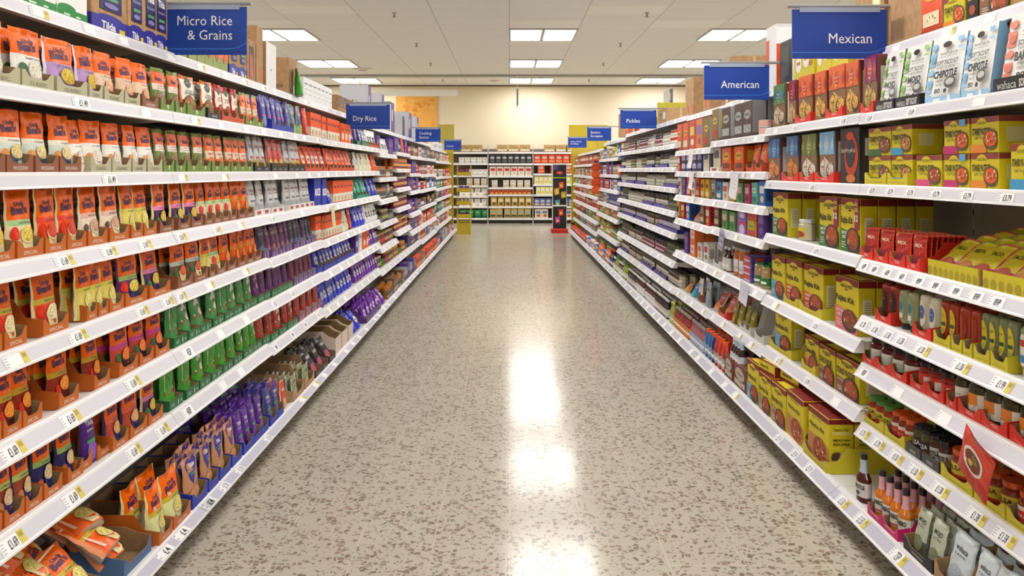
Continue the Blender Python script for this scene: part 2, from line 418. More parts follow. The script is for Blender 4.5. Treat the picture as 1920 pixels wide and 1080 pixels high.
def uncle(band, low, bowl, food, extra=(), fin=None, title='', tier='SPECIAL', top=ORG, w=.128, h=.185, d=.034, seed=1, low2=None):
    art = [('t', -.0, .79, .105, 'Uncle', PUR, .38, .03, 0, .06), ('t', -.03, .695, .17, "Ben's", PUR, .6, .05, 0, .06), ('t', .14, .595, .04, tier, '#f8b77a', .3)]
    art += [('t', .1, .5, .045, title, '#4a3f35', .5, .01)] if title else []
    art += list(extra)
    art += [('p', [(-.12, .3), (-.06, .12), (.02, .02), (.26, .02), (.36, .12), (.42, .3)], bowl), ('e', .15, .3, .28, .17, bowl), ('e', .15, .325, .255, .165, food), ('bits', .15, .33, .22, .14, [shade(food, 1.25), shade(food, .72), shade(food, 1.1)], 34, .028)]
    bands = [(0, low2 or low), (.12, low), (.455, band), (.545, top)]
    return pouch(w, h, d, bands, art, fin=fin, seed=seed)
TOM = ('e', -.29, .34, .15, .15, '#d8321b*'); TOM2 = ('e', -.2, .25, .12, .12, '#c42a16*'); LEAF = ('e', -.3, .12, .12, .08, '#3f7d2c'); LEAF2 = ('e', -.27, .3, .14, .12, '#2f5d2a'); MUSH = ('e', -.3, .3, .1, .09, '#5b4030'); EGG = ('e', -.27, .22, .17, .13, '#c77a4b'); ON = ('e', -.28, .25, .15, .17, '#dc8a35')
def box(w, h, d, body, art=(), side=None, top=None, sideart=(), e=.002, topart=()):
    m = MB(); m.bbox(-w/2, w/2, -d/2, d/2, 0, h, body, e, side=side or body, top=top or body)
    draw(m, lambda u, v, l: (u, -d/2-l, v), w-.001, h, art)
    for s_ in (-1, 1):
        if sideart: draw(m, (lambda u, v, l: (-w/2-l, -u, v)) if s_ < 0 else (lambda u, v, l: (w/2+l, u, v)), d-.001, h, sideart)
    if topart: draw(m, lambda u, v, l: (u, v-d/2, h+l), w, d, topart)
    return [('carton', m)], (w, d, h)
def jar(r, h, body, lid, label=None, art=(), lv=(.15, .6), lidh=.017, n=16, neck=.84, glass='#6a6a62&', fill=.97, split=True):
    """glass jar full of sauce with a screw lid and a paper label"""
    g = MB(); zt = h-lidh
    g.lathe([(r*.9, 0, body), (r, .005, body), (r, zt*.82, body), (r*.97, zt*.9, body), (r*neck, zt*.96, body), (r*neck, zt, body)], n)
    l = MB(); rl = r*(neck+.07); l.lathe([(rl, zt, lid), (rl, h-.002, lid), (rl*.95, h, lid)], n)
    parts = [('jar', g), ('lid', l)]
    if label:
        b = MB(); rr = r+.0006
        b.lathe([(rr, h*lv[0], label), (rr, h*lv[1], label)], n) if 0 else b.grid([[(rr*math.cos(2*PI*k/n), rr*math.sin(2*PI*k/n), h*v) for k in range(n+1)] for v in lv], lambda i, j: label) if n > 12 else b.grid([[(rr*math.sin(-.8+1.6*k/8), -rr*math.cos(-.8+1.6*k/8), h*v) for k in range(9)] for v in lv], lambda i, j: label)
        draw(b, lambda u, v, q: ((rr+q)*math.sin(u/rr), -(rr+q)*math.cos(u/rr), v), 2*r, h, art)
        parts.append(('label', b))
    return parts, (2*r, 2*r, h)
def bottle(r, h, body, cap, label=None, art=(), lv=(.12, .45), neckr=.4, sh=.58, neck_c=None, caph=.02, n=14, necklabel=None):
    g = MB(); zt = h-caph; nc = neck_c or body
    g.lathe([(r*.88, 0, body), (r, .005, body), (r, h*sh*.92, body), (r*.93, h*sh, body), (r*(neckr+.15), h*(sh+.12), nc), (r*neckr, h*(sh+.2), nc), (r*neckr, zt, nc)], n)
    l = MB(); l.lathe([(r*neckr+.002, zt, cap), (r*neckr+.002, h-.001, cap), (r*neckr, h, cap)], n)
    parts = [('bottle', g), ('cap', l)]
    b = MB()
    if label:
        rr = r+.0006
        b.grid([[(rr*math.cos(2*PI*k/n), rr*math.sin(2*PI*k/n), h*v) for k in range(n+1)] for v in lv], lambda i, j: label)
        draw(b, lambda u, v, q: ((rr+q)*math.sin(u/rr), -(rr+q)*math.cos(u/rr), v), 2*r, h, art); parts.append(('label', b))
    if necklabel:
        c = MB(); r1, r2 = r*(neckr+.19), r*neckr+.0015
        c.grid([[(q*math.cos(2*PI*k/n), q*math.sin(2*PI*k/n), h*v) for k in range(n+1)] for v, q in ((sh+.11, r1), (sh+.2, r*neckr+.002), (.99-caph/h, r2))], lambda i, j: necklabel); parts.append(('neck_sleeve', c))
    return parts, (2*r, 2*r, h)
def squeeze(w, h, d, body, cap, label, art=(), up=False):
    """upside-down squeeze bottle: flat oval, cap at the foot"""
    g = MB(); n = 16; prof = [(.62, 0), (.72, .02), (.72, .16), (.7, .165), (.86, .2), (.96, .35), (.9, .55), (.98, .8), (.97, .93), (.8, .99), (.3, 1)]
    rows = [[(w/2*k*math.cos(2*PI*j/n), d/2*k*math.sin(2*PI*j/n), h*v) for j in range(n+1)] for k, v in prof]
    g.grid(rows[3:], lambda i, j: body); g.poly(rows[-1][:-1], body)
    c = MB(); c.grid(rows[:4], lambda i, j: cap); c.poly(rows[0][:-1][::-1], cap)
    l = MB(); fn = lambda u, v, q: (u, -(d/2*.97)*math.sqrt(max(0, 1-(u/(w*.49))**2))-q-.0004, v)
    l.disc(fn, 0, h*.55, w*.34, h*.32, label, .001, (w*.36, 0, h), 20); draw(l, fn, w, h, art)
    return [('bottle', g), ('cap', c), ('label', l)], (w, d, h)
def gable(w, h, d, c1, c2, name, c3):
    """tall taco carton with a pinched top and a hand hole"""
    m = MB(); b = '#f1f1ee'; hs = h*.14; t = .011
    F_ = [(-w/2, -d/2, 0), (w/2, -d/2, 0), (w/2, -d/2, hs), (-w/2, -d/2, hs)]; m.poly(F_, b); m.poly([(-x, -y, z) for x, y, z in F_], b)
    w2 = w*.465
    def fn(u, v, l):
        if v <= hs: return (u, -d/2-l, v)
        k = (v-hs)/(h-hs); return (u*(1-.06*k), -(d/2*(1-k)+t*k)-l, v)
    G = lambda s: [(-w/2, s*d/2, hs), (w/2, s*d/2, hs), (w2+.003, s*t, h), (-w2-.003, s*t, h)]
    m.poly(G(-1), b); m.poly(G(1)[::-1], b)
    m.poly([(-w2-.003, -t, h), (w2+.003, -t, h), (w2+.003, t, h), (-w2-.003, t, h)], b)
    for s_ in (-1, 1):
        q = [(s_*w/2, -d/2, 0), (s_*w/2, d/2, 0), (s_*w/2, d/2, hs), (s_*(w2+.003), t, h), (s_*(w2+.003), -t, h), (s_*w/2, -d/2, hs)]
        m.poly(q if s_ > 0 else q[::-1], c2)
    R = random.Random(name); art = []
    for k in range(7): art.append(('r', -.5, .03+.135*k, -.32, .03+.135*k+.07, c1))
    for k in range(5): art.append(('e', -.38+.0*k, .1+.19*k, .075, .075, c2 if k % 2 else c1, 10))
    art += [('r', .3, .88, .48, .95, c1), ('r', .33, .78, .5, .81, c1), ('r', -.4, .0, .5, .1, c1), ('r', -.2, .02, .0, .07, b), ('r', .2, .0, .3, .1, b)]
    art += [('e', .02, .87, .13, .065, '#3a3028', 16), ('t', .1, .745, .085, 'wahaca', '#4d4d4d', .52), ('t', .1, .69, .03, 'MEXICAN STREET FOOD', '#666666', .5)]
    art += [('t', .1, .6, .1, 'SOFT TACO KIT', '#2c2c2c', .62, .02), ('t', .1, .53, .06, 'SWEET & SMOKY', '#555555', .58), ('t', .1, .43, .15, name, c3, .66 if len(name) > 5 else .52, .05)]
    art += [('t', -.05, .33, .05, 'MAKES', '#333333', .2), ('t', -.05, .27, .06, 'TACOS', '#333333', .2), ('e', .27, .29, .16, .13, '#5a5a58~', 12), ('e', .27, .3, .12, .07, '#c9c9c4~', 12), ('t', -.05, .18, .1, '80', '#333333', .17, .03), ('e', .18, .17, .05, .05, '#333333', 10)]
    draw(m, fn, w, h, art)
    return [('taco_carton', m)], (w, d, h)
def tray(col, txt=None, w=.14, d=.3, h=.05, notch=True, tcol='#e6e0d0', inner='#8f7350@', back=.11, art=()):
    """shelf-ready tray: low front with a dip, sides that rise to the back"""
    m = MB(); t = .0025; W = w/2
    prof = [(-W, h), (-W+.012, h), (-W+.02, h*.86), (-W+.032, h*.62), (-W+.045, h*.56), (W-.045, h*.56), (W-.032, h*.62), (W-.02, h*.86), (W-.012, h), (W, h)] if notch else [(-W, h), (W, h)]
    n = len(prof)
    for i in range(n-1):
        (a, p), (b, q) = prof[i], prof[i+1]
        m.poly([(a, -d/2, 0), (b, -d/2, 0), (b, -d/2, q), (a, -d/2, p)], col)
        m.poly([(b, -d/2+t, 0), (a, -d/2+t, 0), (a, -d/2+t, p), (b, -d/2+t, q)], inner)
        m.poly([(a, -d/2, p), (b, -d/2, q), (b, -d/2+t, q), (a, -d/2+t, p)], inner)
    for s_ in (-1, 1):
        x0, x1 = s_*W, s_*(W-t)
        pr = [(-d/2, h), (-d/2+.05, h*1.15), (-d/2+.09, back), (d/2, back)]
        o_ = [(x0, -d/2, 0)]+[(x0, y, z) for y, z in pr]+[(x0, d/2, 0)]; i_ = [(x1, -d/2, 0)]+[(x1, y, z) for y, z in pr]+[(x1, d/2, 0)]
        m.poly(o_ if s_ < 0 else o_[::-1], col); m.poly(i_[::-1] if s_ < 0 else i_, inner)
        for k in range(3): m.poly([(x0, *pr[k]), (x1, *pr[k]), (x1, *pr[k+1]), (x0, *pr[k+1])][::s_], inner)
    m.poly([(-W, -d/2, t), (W, -d/2, t), (W, d/2, t), (-W, d/2, t)], inner)
    m.poly([(-W, d/2-t, 0), (W, d/2-t, 0), (W, d/2-t, back), (-W, d/2-t, back)], inner); m.poly([(W, d/2, 0), (-W, d/2, 0), (-W, d/2, back), (W, d/2, back)], col)
    fn = lambda u, v, l: (u, -d/2-l, v)
    if txt: m.text(fn, 0, h*.3, h*.22, txt, tcol, .0006, wid=w*.55)
    draw(m, fn, w, h, art)
    return [('display_tray', m)], (w, d, h)

# ------------------------------------------------------------------ Old El Paso style yellow kits
YEL, MAR = '#d9c81e', '#7e1d16'
def oep(title, low, w=.17, h=.24, d=.075, food='#b5552e~', big=False, title2=None, lowt=None, dark='#5f6a1a', ttl=.12):
    hump = [(-.5, .87), (-.42, .86), (-.3, .845), (-.22, .9), (-.1, .93), (.1, .93), (.2, .9), (.28, .845), (.4, .86), (.5, .87), (.5, 1), (-.5, 1)]
    hump = [(u, v) for u, v in hump]
    art = [('r', -.5, .87, .5, .995, MAR), ('p', [(-.33, .85), (.33, .85), (.2, .905), (.09, .935), (-.09, .935), (-.2, .905)], YEL),
           ('t', 0, .84, .085, 'OLD EL PASO', '#3a3410', .52, .03), ('e', 0, .775, .09, .02, '#8a2a18', 10), ('t', -.06, .6, ttl*1.25, title, '#2f2a0c', .8, .03)]
    if title2: art.append(('t', -.1, .5, .07, title2, '#2f2a0c', .5, .0))
    art += [('p', [(-.5, .0), (.5, .0), (.5, .34), (.1, .38), (-.5, .44)], low)]
    if lowt: art += [('t', -.25, .36, .07, lowt[0], '#e8eadb', .35, .02), ('t', -.25, .28, .07, lowt[1], '#e8eadb', .25, .02)]
    else: art += [('t', -.27, .36, .05, 'NEW RECIPE', '#efe9d8', .3)]
    for k in range(3): art.append(('r', -.42, .17-.045*k, -.42+.2+.04*(k % 2), .185-.045*k, '#e9e4cf'))
    art += [('e', .17, .22, .34, .3, '#3b2f28', 18), ('e', .19, .25, .29, .24, '#8a4a30~', 18), ('e', .17, .28, .23, .17, food, 16), ('bits', .18, .27, .25, .2, ['#c0391f', '#e8dcc4', '#5a7a2a', '#d8803a', '#7d2a1a', shade(food, 1.2)], 30, .045)]
    if big: art += [('r', .3, .44, .49, .985, '#a01d55'), ('t', .395, .9, .07, 'BIG', '#f0e050', .15, .02), ('t', .395, .8, .07, 'SIZE', '#f0e050', .15, .02), ('t', .395, .65, .14, '12', '#ffffff', .16, .03)]
    if big: art = [a if not (a[0] == 't' and abs(a[1]+.06) < .01) else a[:1]+(-.16,)+a[2:6]+(.6,)+a[7:] for a in art]
    sa = [('r', -.5, .87, .5, .995, MAR), ('r', -.28, .22, .28, .66, '#e6e2b4')]
    for k in range(9): sa.append(('r', -.2, .26+.042*k, .2, .272+.042*k, '#9a9560'))
    return box(w, h, d, YEL, art, side=YEL, top=MAR, sideart=sa, topart=[('r', -.36, .2, .36, .8, YEL)])

# catalogue: key -> (object name, label words, category, builder, split into parts)
CAT = {}
def cat(key, name, desc, category, build, split=False): CAT[key] = dict(name=name, desc=desc, cat=category, build=build, split=split, cache={})
def U(key, desc, *a, **k): cat(key, 'rice_pouch', desc, 'rice pouch', lambda seed=1: uncle(*a, seed=seed, **k))
WH = '#eceae4*'
U('basmati', 'orange and white basmati rice pouch', WH, WH, '#c9c2b6', '#f1e6d0~', [LEAF2], title='BASMATI RICE', tier='CLASSIC', w=.15, h=.168)
U('pilau', 'orange and lilac pilau rice pouch', '#b48fc6*', '#b690c8*', '#5d3a7a', '#d9b52f~', [LEAF], fin='#e9e4ee*', title='PILAU RICE', tier='CLASSIC', w=.15, h=.168)
U('brown', 'orange and peach brown rice pouch', '#e9c9ad*', '#e6c6a8*', '#7b4a34', '#efb48c~', [LEAF], title='BROWN RICE', tier='CLASSIC', w=.12, h=.166)
U('whole', 'orange and cream wholegrain rice pouch', '#e9e6d3*', '#cfdcd0*', '#3c4b58', '#e6cd8e~', [ON], title='WHOLEGRAIN', tier='CLASSIC', w=.12, h=.172)
U('long', 'orange and white long grain rice pouch', WH, WH, '#f0e1d6', '#f3dfc9~', [ON], title='LONG GRAIN', tier='CLASSIC', w=.11, h=.168)
U('veg', 'orange pouch with light green band and golden rice', '#a9cf8d*', '#e9dcb0*', '#ead9a4', '#dfc24f~', [TOM, LEAF], fin='#ecdcae*', title='GOLDEN VEGETABLE')
U('tomato', 'all orange pouch with red tomato rice', '#e8432a*', '#ef5a2a*', '#e9cf94', '#d6482c~', [TOM, LEAF], fin='#ecd9a4*', title='TOMATO & HERB')
U('mush', 'orange pouch with pale mushroom rice panel', '#e3b9a8*', '#ecd9c4*', '#eadbb4', '#cfa083~', [MUSH, ('e', -.33, .2, .08, .07, '#5b4030'), ('e', -.22, .12, .07, .06, '#5b4030')], fin='#efe2c0*', title='MUSHROOM')
U('gold', 'orange pouch with mustard yellow lower half', '#d8cf55*', '#e0d06a*', '#eadba0', '#e5d27a~', [('e', -.25, .2, .13, .12, '#cfc04a')], fin='#eadba0*', title='GOLDEN')
U('mexpink', 'orange pouch with pink band and dark foot', '#ea86b8*', '#4e2a50*', '#3b2a5a', '#d9b84a~', [('e', -.28, .2, .15, .17, '#3d6b34')], title='MEXICAN STYLE', fin='#eadba0*')
U('risotto', 'orange pouch with pale green risotto band', '#bfdc9f*', '#eacfae*', '#f0ddb4', '#f0d3ad~', [TOM], title='RISOTTO STYLE')
U('curry', 'orange pouch with amber band and orange rice', '#e58a1f*', '#dd5a1c*', '#8c3a1a', '#f09a3c~', [TOM2], title='CURRY')
U('tomrice', 'orange pouch with olive band, tomato and pale rice bowl', '#c9b43c*', '#e7542a*', '#ecd9a4', '#eed7a6~', [TOM, TOM2], fin='#ecd9a4*', title='TOMATO & BASIL')
U('fajita', 'orange pouch with purple edge and spotted vegetables', '#9fc06a*', '#6b3f7e*', '#3d3163', '#dcc14a~', [TOM, LEAF], fin='#5a2a6e*', title='FAJITA STYLE')
U('dosa', 'orange pouch with grey-green band and red rice', '#b9c8bf*', '#6e5a40*', '#ecd9a4', '#d85a2c~', [LEAF2, LEAF], title='WHOLEGRAIN')
U('spicy', 'orange pouch with olive band over dark brown rice', '#c4a32b*', '#8f2a14*', '#5d1c12', '#e98a26~', [TOM2], title='SPICY MEXICAN', low2='#5a1a10*')
U('magenta', 'orange pouch with magenta band and dark foot', '#d8489c*', '#c74a34*', '#33181c', '#ef7d3c~', [LEAF2, ('e', -.25, .12, .12, .1, '#8c3c22')], title='SWEET & SOUR', low2='#3a1a1c*')
U('egg', 'orange pouch with lime band and navy bowl', '#c3d77c*', '#a04a34*', '#2c2f6b', '#ecc99a~', [EGG], title='EGG FRIED RICE', low2='#2d2c63*', fin='#2d2c63*')
U('special', 'orange pouch with navy foot and green band', '#9ec36a*', '#2d2c63*', '#2b2d66', '#e9c791~', [('e', -.28, .2, .13, .1, '#b8582e')], title='SPECIAL FRIED RICE', fin='#2d2c63*')
U('coral', 'orange pouch with coral band and navy bowl', '#ef6a4a*', '#c24a34*', '#2c2f6b', '#efb27a~', [], title='THAI', low2='#2d2c63*', fin='#2d2c63*')
def green_uncle(seed=1): return pouch(.12, .168, .034, [(0, '#6f7f3a*'), (.47, '#e6ddd2*'), (.62, '#f05c08*'), (.9, '#7c8a3e*')], [('t', 0, .74, .13, "Ben's", PUR, .5, .05), ('t', 0, .58, .045, 'LENTILS', '#b0402a', .5, .01), ('t', 0, .52, .045, '& GRAINS', '#b0402a', .5, .01), ('e', 0, .27, .33, .22, '#8d6a4a~'), ('bits', 0, .27, .28, .18, ['#b98b6a', '#6a4a34', '#d0a888'], 26, .04)], fin='#6f7f3a*', seed=seed)
cat('lentil', 'grain_pouch', 'green-edged orange lentil and grain pouch', 'grain pouch', green_uncle)
cat('lentil2', 'grain_pouch', 'green-edged pouch with orange label and salmon grains', 'grain pouch', lambda seed=1: pouch(.12, .168, .034, [(0, '#7c8a3e*'), (.08, '#e07a4a*'), (.34, '#e9c3b0*'), (.55, '#f05c08*'), (.92, '#8c9648*')], [('t', 0, .74, .13, "Ben's", PUR, .5, .05), ('t', 0, .47, .06, 'RED RICE', '#b0402a', .5, .02), ('e', 0, .25, .3, .2, '#d8703c~')], fin='#7c8a3e*', seed=seed))
cat('quinoa', 'grain_pouch', 'cream grain pouch with dark round badge and orange top', 'grain pouch', lambda seed=1: pouch(.15, .17, .036, [(0, '#4f5a2c*'), (.12, '#8c7040*'), (.38, '#efe8d8*'), (.9, '#dd7a3c*')], [('e', 0, .83, .26, .16, '#2f3430', 8), ('t', 0, .835, .055, 'merchant', '#dcdad0', .3), ('t', 0, .62, .075, 'QUINOA &', '#3c362e', .5, .02), ('t', 0, .55, .075, 'WHOLEGRAIN', '#3c362e', .62, .02), ('e', -.05, .24, .42, .3, '#463224'), ('e', -.05, .27, .37, .24, '#a5652f~'), ('bits', -.05, .3, .3, .18, ['#c98a4a', '#7a3f1f', '#5c8a32', '#d8b070'], 30, .04), ('e', .3, .34, .1, .09, '#5c8a32')], seed=seed, fin='#dd7a3c*'))
cat('redgrain', 'grain_pouch', 'red grain pouch with cream window and dark badge', 'grain pouch', lambda seed=1: pouch(.13, .172, .036, [(0, '#e8601f*'), (.1, '#b81f22*'), (.36, '#efe6d4*'), (.8, '#c21f26*')], [('e', 0, .82, .24, .15, '#2f3430', 8), ('t', 0, .62, .075, 'SPICY', '#7d2a26', .45, .02), ('t', 0, .55, .075, 'PUY LENTILS', '#7d2a26', .6, .02), ('e', 0, .27, .36, .25, '#a04424~'), ('bits', 0, .27, .3, .2, ['#d8703c', '#7a2a18', '#e8b080', '#5a7a34'], 26, .04)], seed=seed, fin='#b81f22*'))
def named_pouch(c, c2, txt, tc='#f4f2ee', food=None, seed=1, w=.12, h=.19, d=.04, band=None, sub=None, fat=.55):
    art = [('t', 0, .7, .14, txt, tc, .55, .02)]
    if sub: art.append(('t', 0, .58, .06, sub, tc, .5, .01))
    if band: art.append(('r', -.3, .36, .3, .42, band))
    if food: art.append(('e', 0, .22, .34, .24, food))
    return pouch(w, h, d, [(0, c2), (.3, c), (.97, c2)], art, seed=seed, fin=c2, fat=fat)
def NP(key, name, desc, category, *a, **k): cat(key, name, desc, category, lambda seed=1: named_pouch(*a, seed=seed, **k))
NP('tildab', 'rice_pouch', 'deep blue rice pouch with white script', 'rice pouch', '#2f2d8c*', '#3a2a86*', 'Tilda', food='#7d8ac4~', band='#c74f86')
NP('tildap', 'basmati_pouch', 'purple basmati pouch with white script', 'rice pouch', '#5b2a92*', '#472078*', 'Tilda', band='#4fa05c', food='#8a5ab4~', sub='BASMATI')
NP('tildam', 'basmati_pouch', 'magenta-purple basmati pouch with white script', 'rice pouch', '#7a2a86*', '#8f3f8a*', 'Tilda', band='#4fa05c', food='#a85a96~', sub='RICE')
NP('tildan', 'basmati_pouch', 'navy basmati pouch with white script and grey foot', 'rice pouch', '#34308e*', '#5a5670*', 'Tilda', band='#4fa05c', food='#6a6680~', sub='PURE')
NP('sagep', 'rice_pouch', 'sage green rice pouch with blue panel', 'rice pouch', '#34508c*', '#8fae6a*', 'Tilda', food='#9ab46a~')
NP('redp', 'rice_pouch', 'bright red rice pouch with white script', 'rice pouch', '#c9332a*', '#a8281f*', 'Tilda', food='#d8814a~')
NP('silver', 'grain_pouch', 'matt silver pouch with red and gold label', 'grain pouch', '#bdbfc2*', '#8e9194*', 'QUICK', tc='#b8262e', food='#c9a23a~', band='#b8262e')
NP('silverred', 'grain_pouch', 'dark silver pouch with broad red label', 'grain pouch', '#c0392f*', '#86898c*', 'rice', tc='#f4e6d0', food='#d8b23a~')
NP('silverplain', 'grain_pouch', 'plain silver foil pouch with grey print', 'grain pouch', '#c9cccd*', '#a9acae*', 'rice', tc='#a84a4a', sub='SMART', band='#6d7073')
NP('darkpurple', 'flavoured_rice_pouch', 'dark plum flavoured rice pouch', 'rice pouch', '#5a3050*', '#6b3a78*', 'RICE', tc='#d5c3a8', food='#9a6a5a~', w=.105, h=.18)
NP('blackpurple', 'flavoured_rice_pouch', 'near-black rice pouch with purple foot', 'rice pouch', '#33323c*', '#6b3a78*', 'RICE', tc='#9ab0b8', food='#5a6a78~', w=.105, h=.18)
def grainbag(c, lab, foot, strip, seed=1, w=.115, h=.175, d=.036):
    """batchelor-type sachet with a tapering white label"""
    return pouch(w, h, d, [(0, c), (.97, '#3f4a44*')], [('p', [(-.38, .38), (.24, .38), (.14, .95), (-.22, .95)], lab), ('p', [(-.38, .3), (.26, .3), (.24, .4), (-.38, .4)], foot), ('t', -.04, .72, .05, 'Savoury', '#a03a34', .26), ('t', -.04, .63, .055, 'RICE', '#a03a34', .2, .02), ('t', -.04, .52, .04, 'serves 2', '#777777', .25), ('p', [(.25, .02), (.47, .02), (.47, .6), (.32, .55)], strip), ('r', -.45, .03, .2, .06, '#cfc08a~')], seed=seed)
cat('ggreen', 'savoury_rice_packet', 'dark green savoury rice packet with white tapered label', 'rice packet', lambda seed=1: grainbag('#4a9450*', '#efe6dc', '#a8262a', '#c98a3a~', seed))
cat('glime', 'savoury_rice_packet', 'bright green savoury rice packet with white tapered label', 'rice packet', lambda seed=1: grainbag('#4aa83a*', '#f1e8e0', '#b8262a', '#cdb06a~', seed))
cat('gred', 'savoury_rice_packet', 'brick red savoury rice packet with white tapered label', 'rice packet', lambda seed=1: grainbag('#a8382a*', '#efe6dc', '#a8262a', '#cda86a~', seed))
cat('gredg', 'savoury_rice_packet', 'red savoury rice packet with green-footed label', 'rice packet', lambda seed=1: grainbag('#b5402c*', '#efe6dc', '#1f6b4a', '#cda86a~', seed))
cat('gpurple', 'savoury_rice_packet', 'purple savoury rice packet with tapered label', 'rice packet', lambda seed=1: grainbag('#5e2f6a*', '#c9a8a0', '#5a2a5e', '#a88a6a~', seed))
cat('gplum', 'savoury_rice_packet', 'plum savoury rice packet with dark top', 'rice packet', lambda seed=1: grainbag('#6b2f4a*', '#8a4a4e', '#4a2440', '#7d5a4a~', seed))
def heart(seed=1, c='#3b2f9a'):
    t = [(-.0, .38), (.14, .5), (.3, .68), (.36, .82), (.3, .93), (.18, .96), (.06, .9), (0, .86), (-.06, .9), (-.18, .96), (-.3, .93), (-.36, .82), (-.3, .68), (-.14, .5)]
    return pouch(.13, .19, .03, [(0, '#b87a52*'), (.3, '#c08a66*')], [('p', t, c), ('t', 0, .78, .13, 'Tilda', '#f2f0ee', .4, .03), ('t', 0, .66, .04, 'pure basmati', '#d8d4ee', .4), ('r', -.14, .58, .16, .62, '#4fa05c'), ('e', 0, .2, .36, .18, '#d09a72~')], seed=seed, back='#b0764e*')
cat('heart', 'heart_pouch', 'brown rice pouch with a blue heart', 'rice pouch', heart)
cat('heartp', 'heart_pouch', 'brown rice pouch with a purple heart', 'rice pouch', lambda seed=1: heart(seed, '#6b2f86'))
def bag(c, lab, txt, tc, seed=1, w=.115, h=.17, d=.065, c2=None, lv=(.3, .62), foot=None):
    bands = [(0, foot or c), (.12, c)]
    return pouch(w, h, d, bands+[(.93, c2 or c)], [('r', -.33, lv[0], .33, lv[1], lab), ('t', 0, (lv[0]+lv[1])/2, .16, txt, tc, .5, .04)], seed=seed, fat=.3, seal=.86, wob=2, back=c)
def BG(key, desc, *a, **k):
    nm = k.pop('name', 'rice_bag'); ct = k.pop('ct', 'rice bag'); cat(key, nm, desc, ct, lambda seed=1: bag(*a, seed=seed, **k))
BG('bblue', 'shiny royal blue bag of long grain rice', '#2a36c8*', '#d9d6c9', 'rice', '#2a36a8')
BG('bbluew', 'blue rice bag with clear grain window', '#2c3cb8*', '#c3c0b8~', 'rice', '#2a36a8', foot='#1f2ea0*')
BG('bpurple', 'shiny purple bag of basmati rice', '#6a1f9e*', '#cfc2d8', '20p', '#5a2a86')
BG('bpurplew', 'purple rice bag with pale label', '#6a2a94*', '#e2dce6', 'rice', '#5a2a86')
BG('borange', 'orange rice bag with barcode label', '#e8521a*', '#e4d8cc', 'BEN', PUR)
BG('boranget', 'shiny orange boil-in-bag rice pack', '#e65320*', '#e86a3a*', "Ben's", PUR)
BG('bteal', 'shiny teal green rice bag', '#12907a*', '#1fa58c*', 'rice', '#d9efe4', c2='#0f7a68*')
BG('bcream', 'cream and beige bag of rice', '#e6dfc4*', '#cfc8a8~', 'rice', '#6a6a4a')
BG('bclear', 'clear bag of pale rice with grey label', '#d9d6c8*', '#9aa4b4', 'rice', '#4a4a5a')
BG('bwhite', 'white and black curved rice bag', '#eae8e4*', '#2a2624', 'wild', '#dddddd')
BG('bnavy', 'navy bag of rice', '#232c6e*', '#c9c9d8', 'rice', '#232c6e')
def bx(key, name, desc, category, w, h, d, body, art=(), **k): cat(key, name, desc, category, lambda seed=1: box(w, h, d, body, art, **k))
bx('ubbox', 'rice_box', 'orange and white boil-in-bag rice box', 'rice box', .1, .17, .05, '#ee5a16', [('r', -.5, 0, .5, .42, '#e9e4d6'), ('t', 0, .74, .17, "Ben's", PUR, .62, .04), ('e', .05, .2, .3, .22, '#cfb07a~'), ('r', -.5, .0, .5, .06, '#d84a14')], side='#e8602a', sideart=[('r', -.5, 0, .5, .42, '#e2ddd0')])
bx('ubbox2', 'rice_box', 'plain orange rice box with white label', 'rice box', .1, .16, .06, '#ee6426', [('r', -.3, .2, .3, .5, '#f2e4d6'), ('t', 0, .72, .16, "Ben's", PUR, .6, .04)])
bx('blueC', 'rice_box', 'large royal blue carton with white letters', 'carton', .16, .19, .2, '#1f2fae', [('t', 0, .5, .3, 'RICE', '#f0f0f4', .8, .05)], sideart=[('t', 0, .5, .3, 'RICE', '#f0f0f4', .6, .05, PI/2)])
bx('purC', 'rice_box', 'plain purple carton in the rice row', 'carton', .12, .17, .2, '#4e2a86', [('r', -.3, .3, .3, .6, '#cfc9dd')])
bx('greenwhite', 'carton', 'white carton with green base', 'carton', .18, .3, .3, '#f2f4f0', [('r', -.5, 0, .5, .12, '#1f8a3c'), ('e', -.2, .12, .3, .09, '#1f8a3c'), ('r', -.3, .05, -.1, .07, '#d8f0dc'), ('r', .1, .05, .25, .07, '#d8f0dc')], sideart=[('r', -.5, 0, .5, .14, '#1f8a3c')])
def tildatray(seed=1):
    m = MB(); k = '#b38d63@'; w, h, d = .19, .24, .3
    m.bbox(-w/2, w/2, -d/2, d/2, 0, h, k)
    fn = lambda u, v, l: (u, -d/2-l, v)
    draw(m, fn, w, h, [('r', -.5, 0, .5, .24, '#33309a'), ('e', 0, .24, .35, .06, '#33309a', 12), ('t', -.05, .12, .14, 'Tilda', '#f2f2f6', .4, .03), ('r', .25, .04, .42, .12, '#d9c92f'), ('r', -.3, .34, .32, .97, '#2a2460'), ('t', 0, .82, .15, 'Tilda', '#f0f0f6', .45, .03), ('t', 0, .66, .06, 'PURE BASMATI', '#b9b8e6', .5), ('r', -.2, .5, .2, .55, '#58a06a'), ('e', 0, .42, .2, .05, '#8a86c4~')])
    for s_ in (-1, 1):
        f2 = (lambda u, v, l: (-w/2-l, -u, v)) if s_ < 0 else (lambda u, v, l: (w/2+l, u, v))
        draw(m, f2, d, h, [('r', -.5, 0, .5, .24, '#33309a'), ('r', -.3, .5, -.28, .62, '#7d5f40'), ('e', .1, .56, .05, .05, '#8a6a48', 10), ('r', -.15, .55, .25, .57, '#8a6a48')])
    return [('carton', m)], (w, d, h)
cat('tildatray', 'display_carton', 'brown display carton of purple pouches with blue base', 'carton', tildatray)
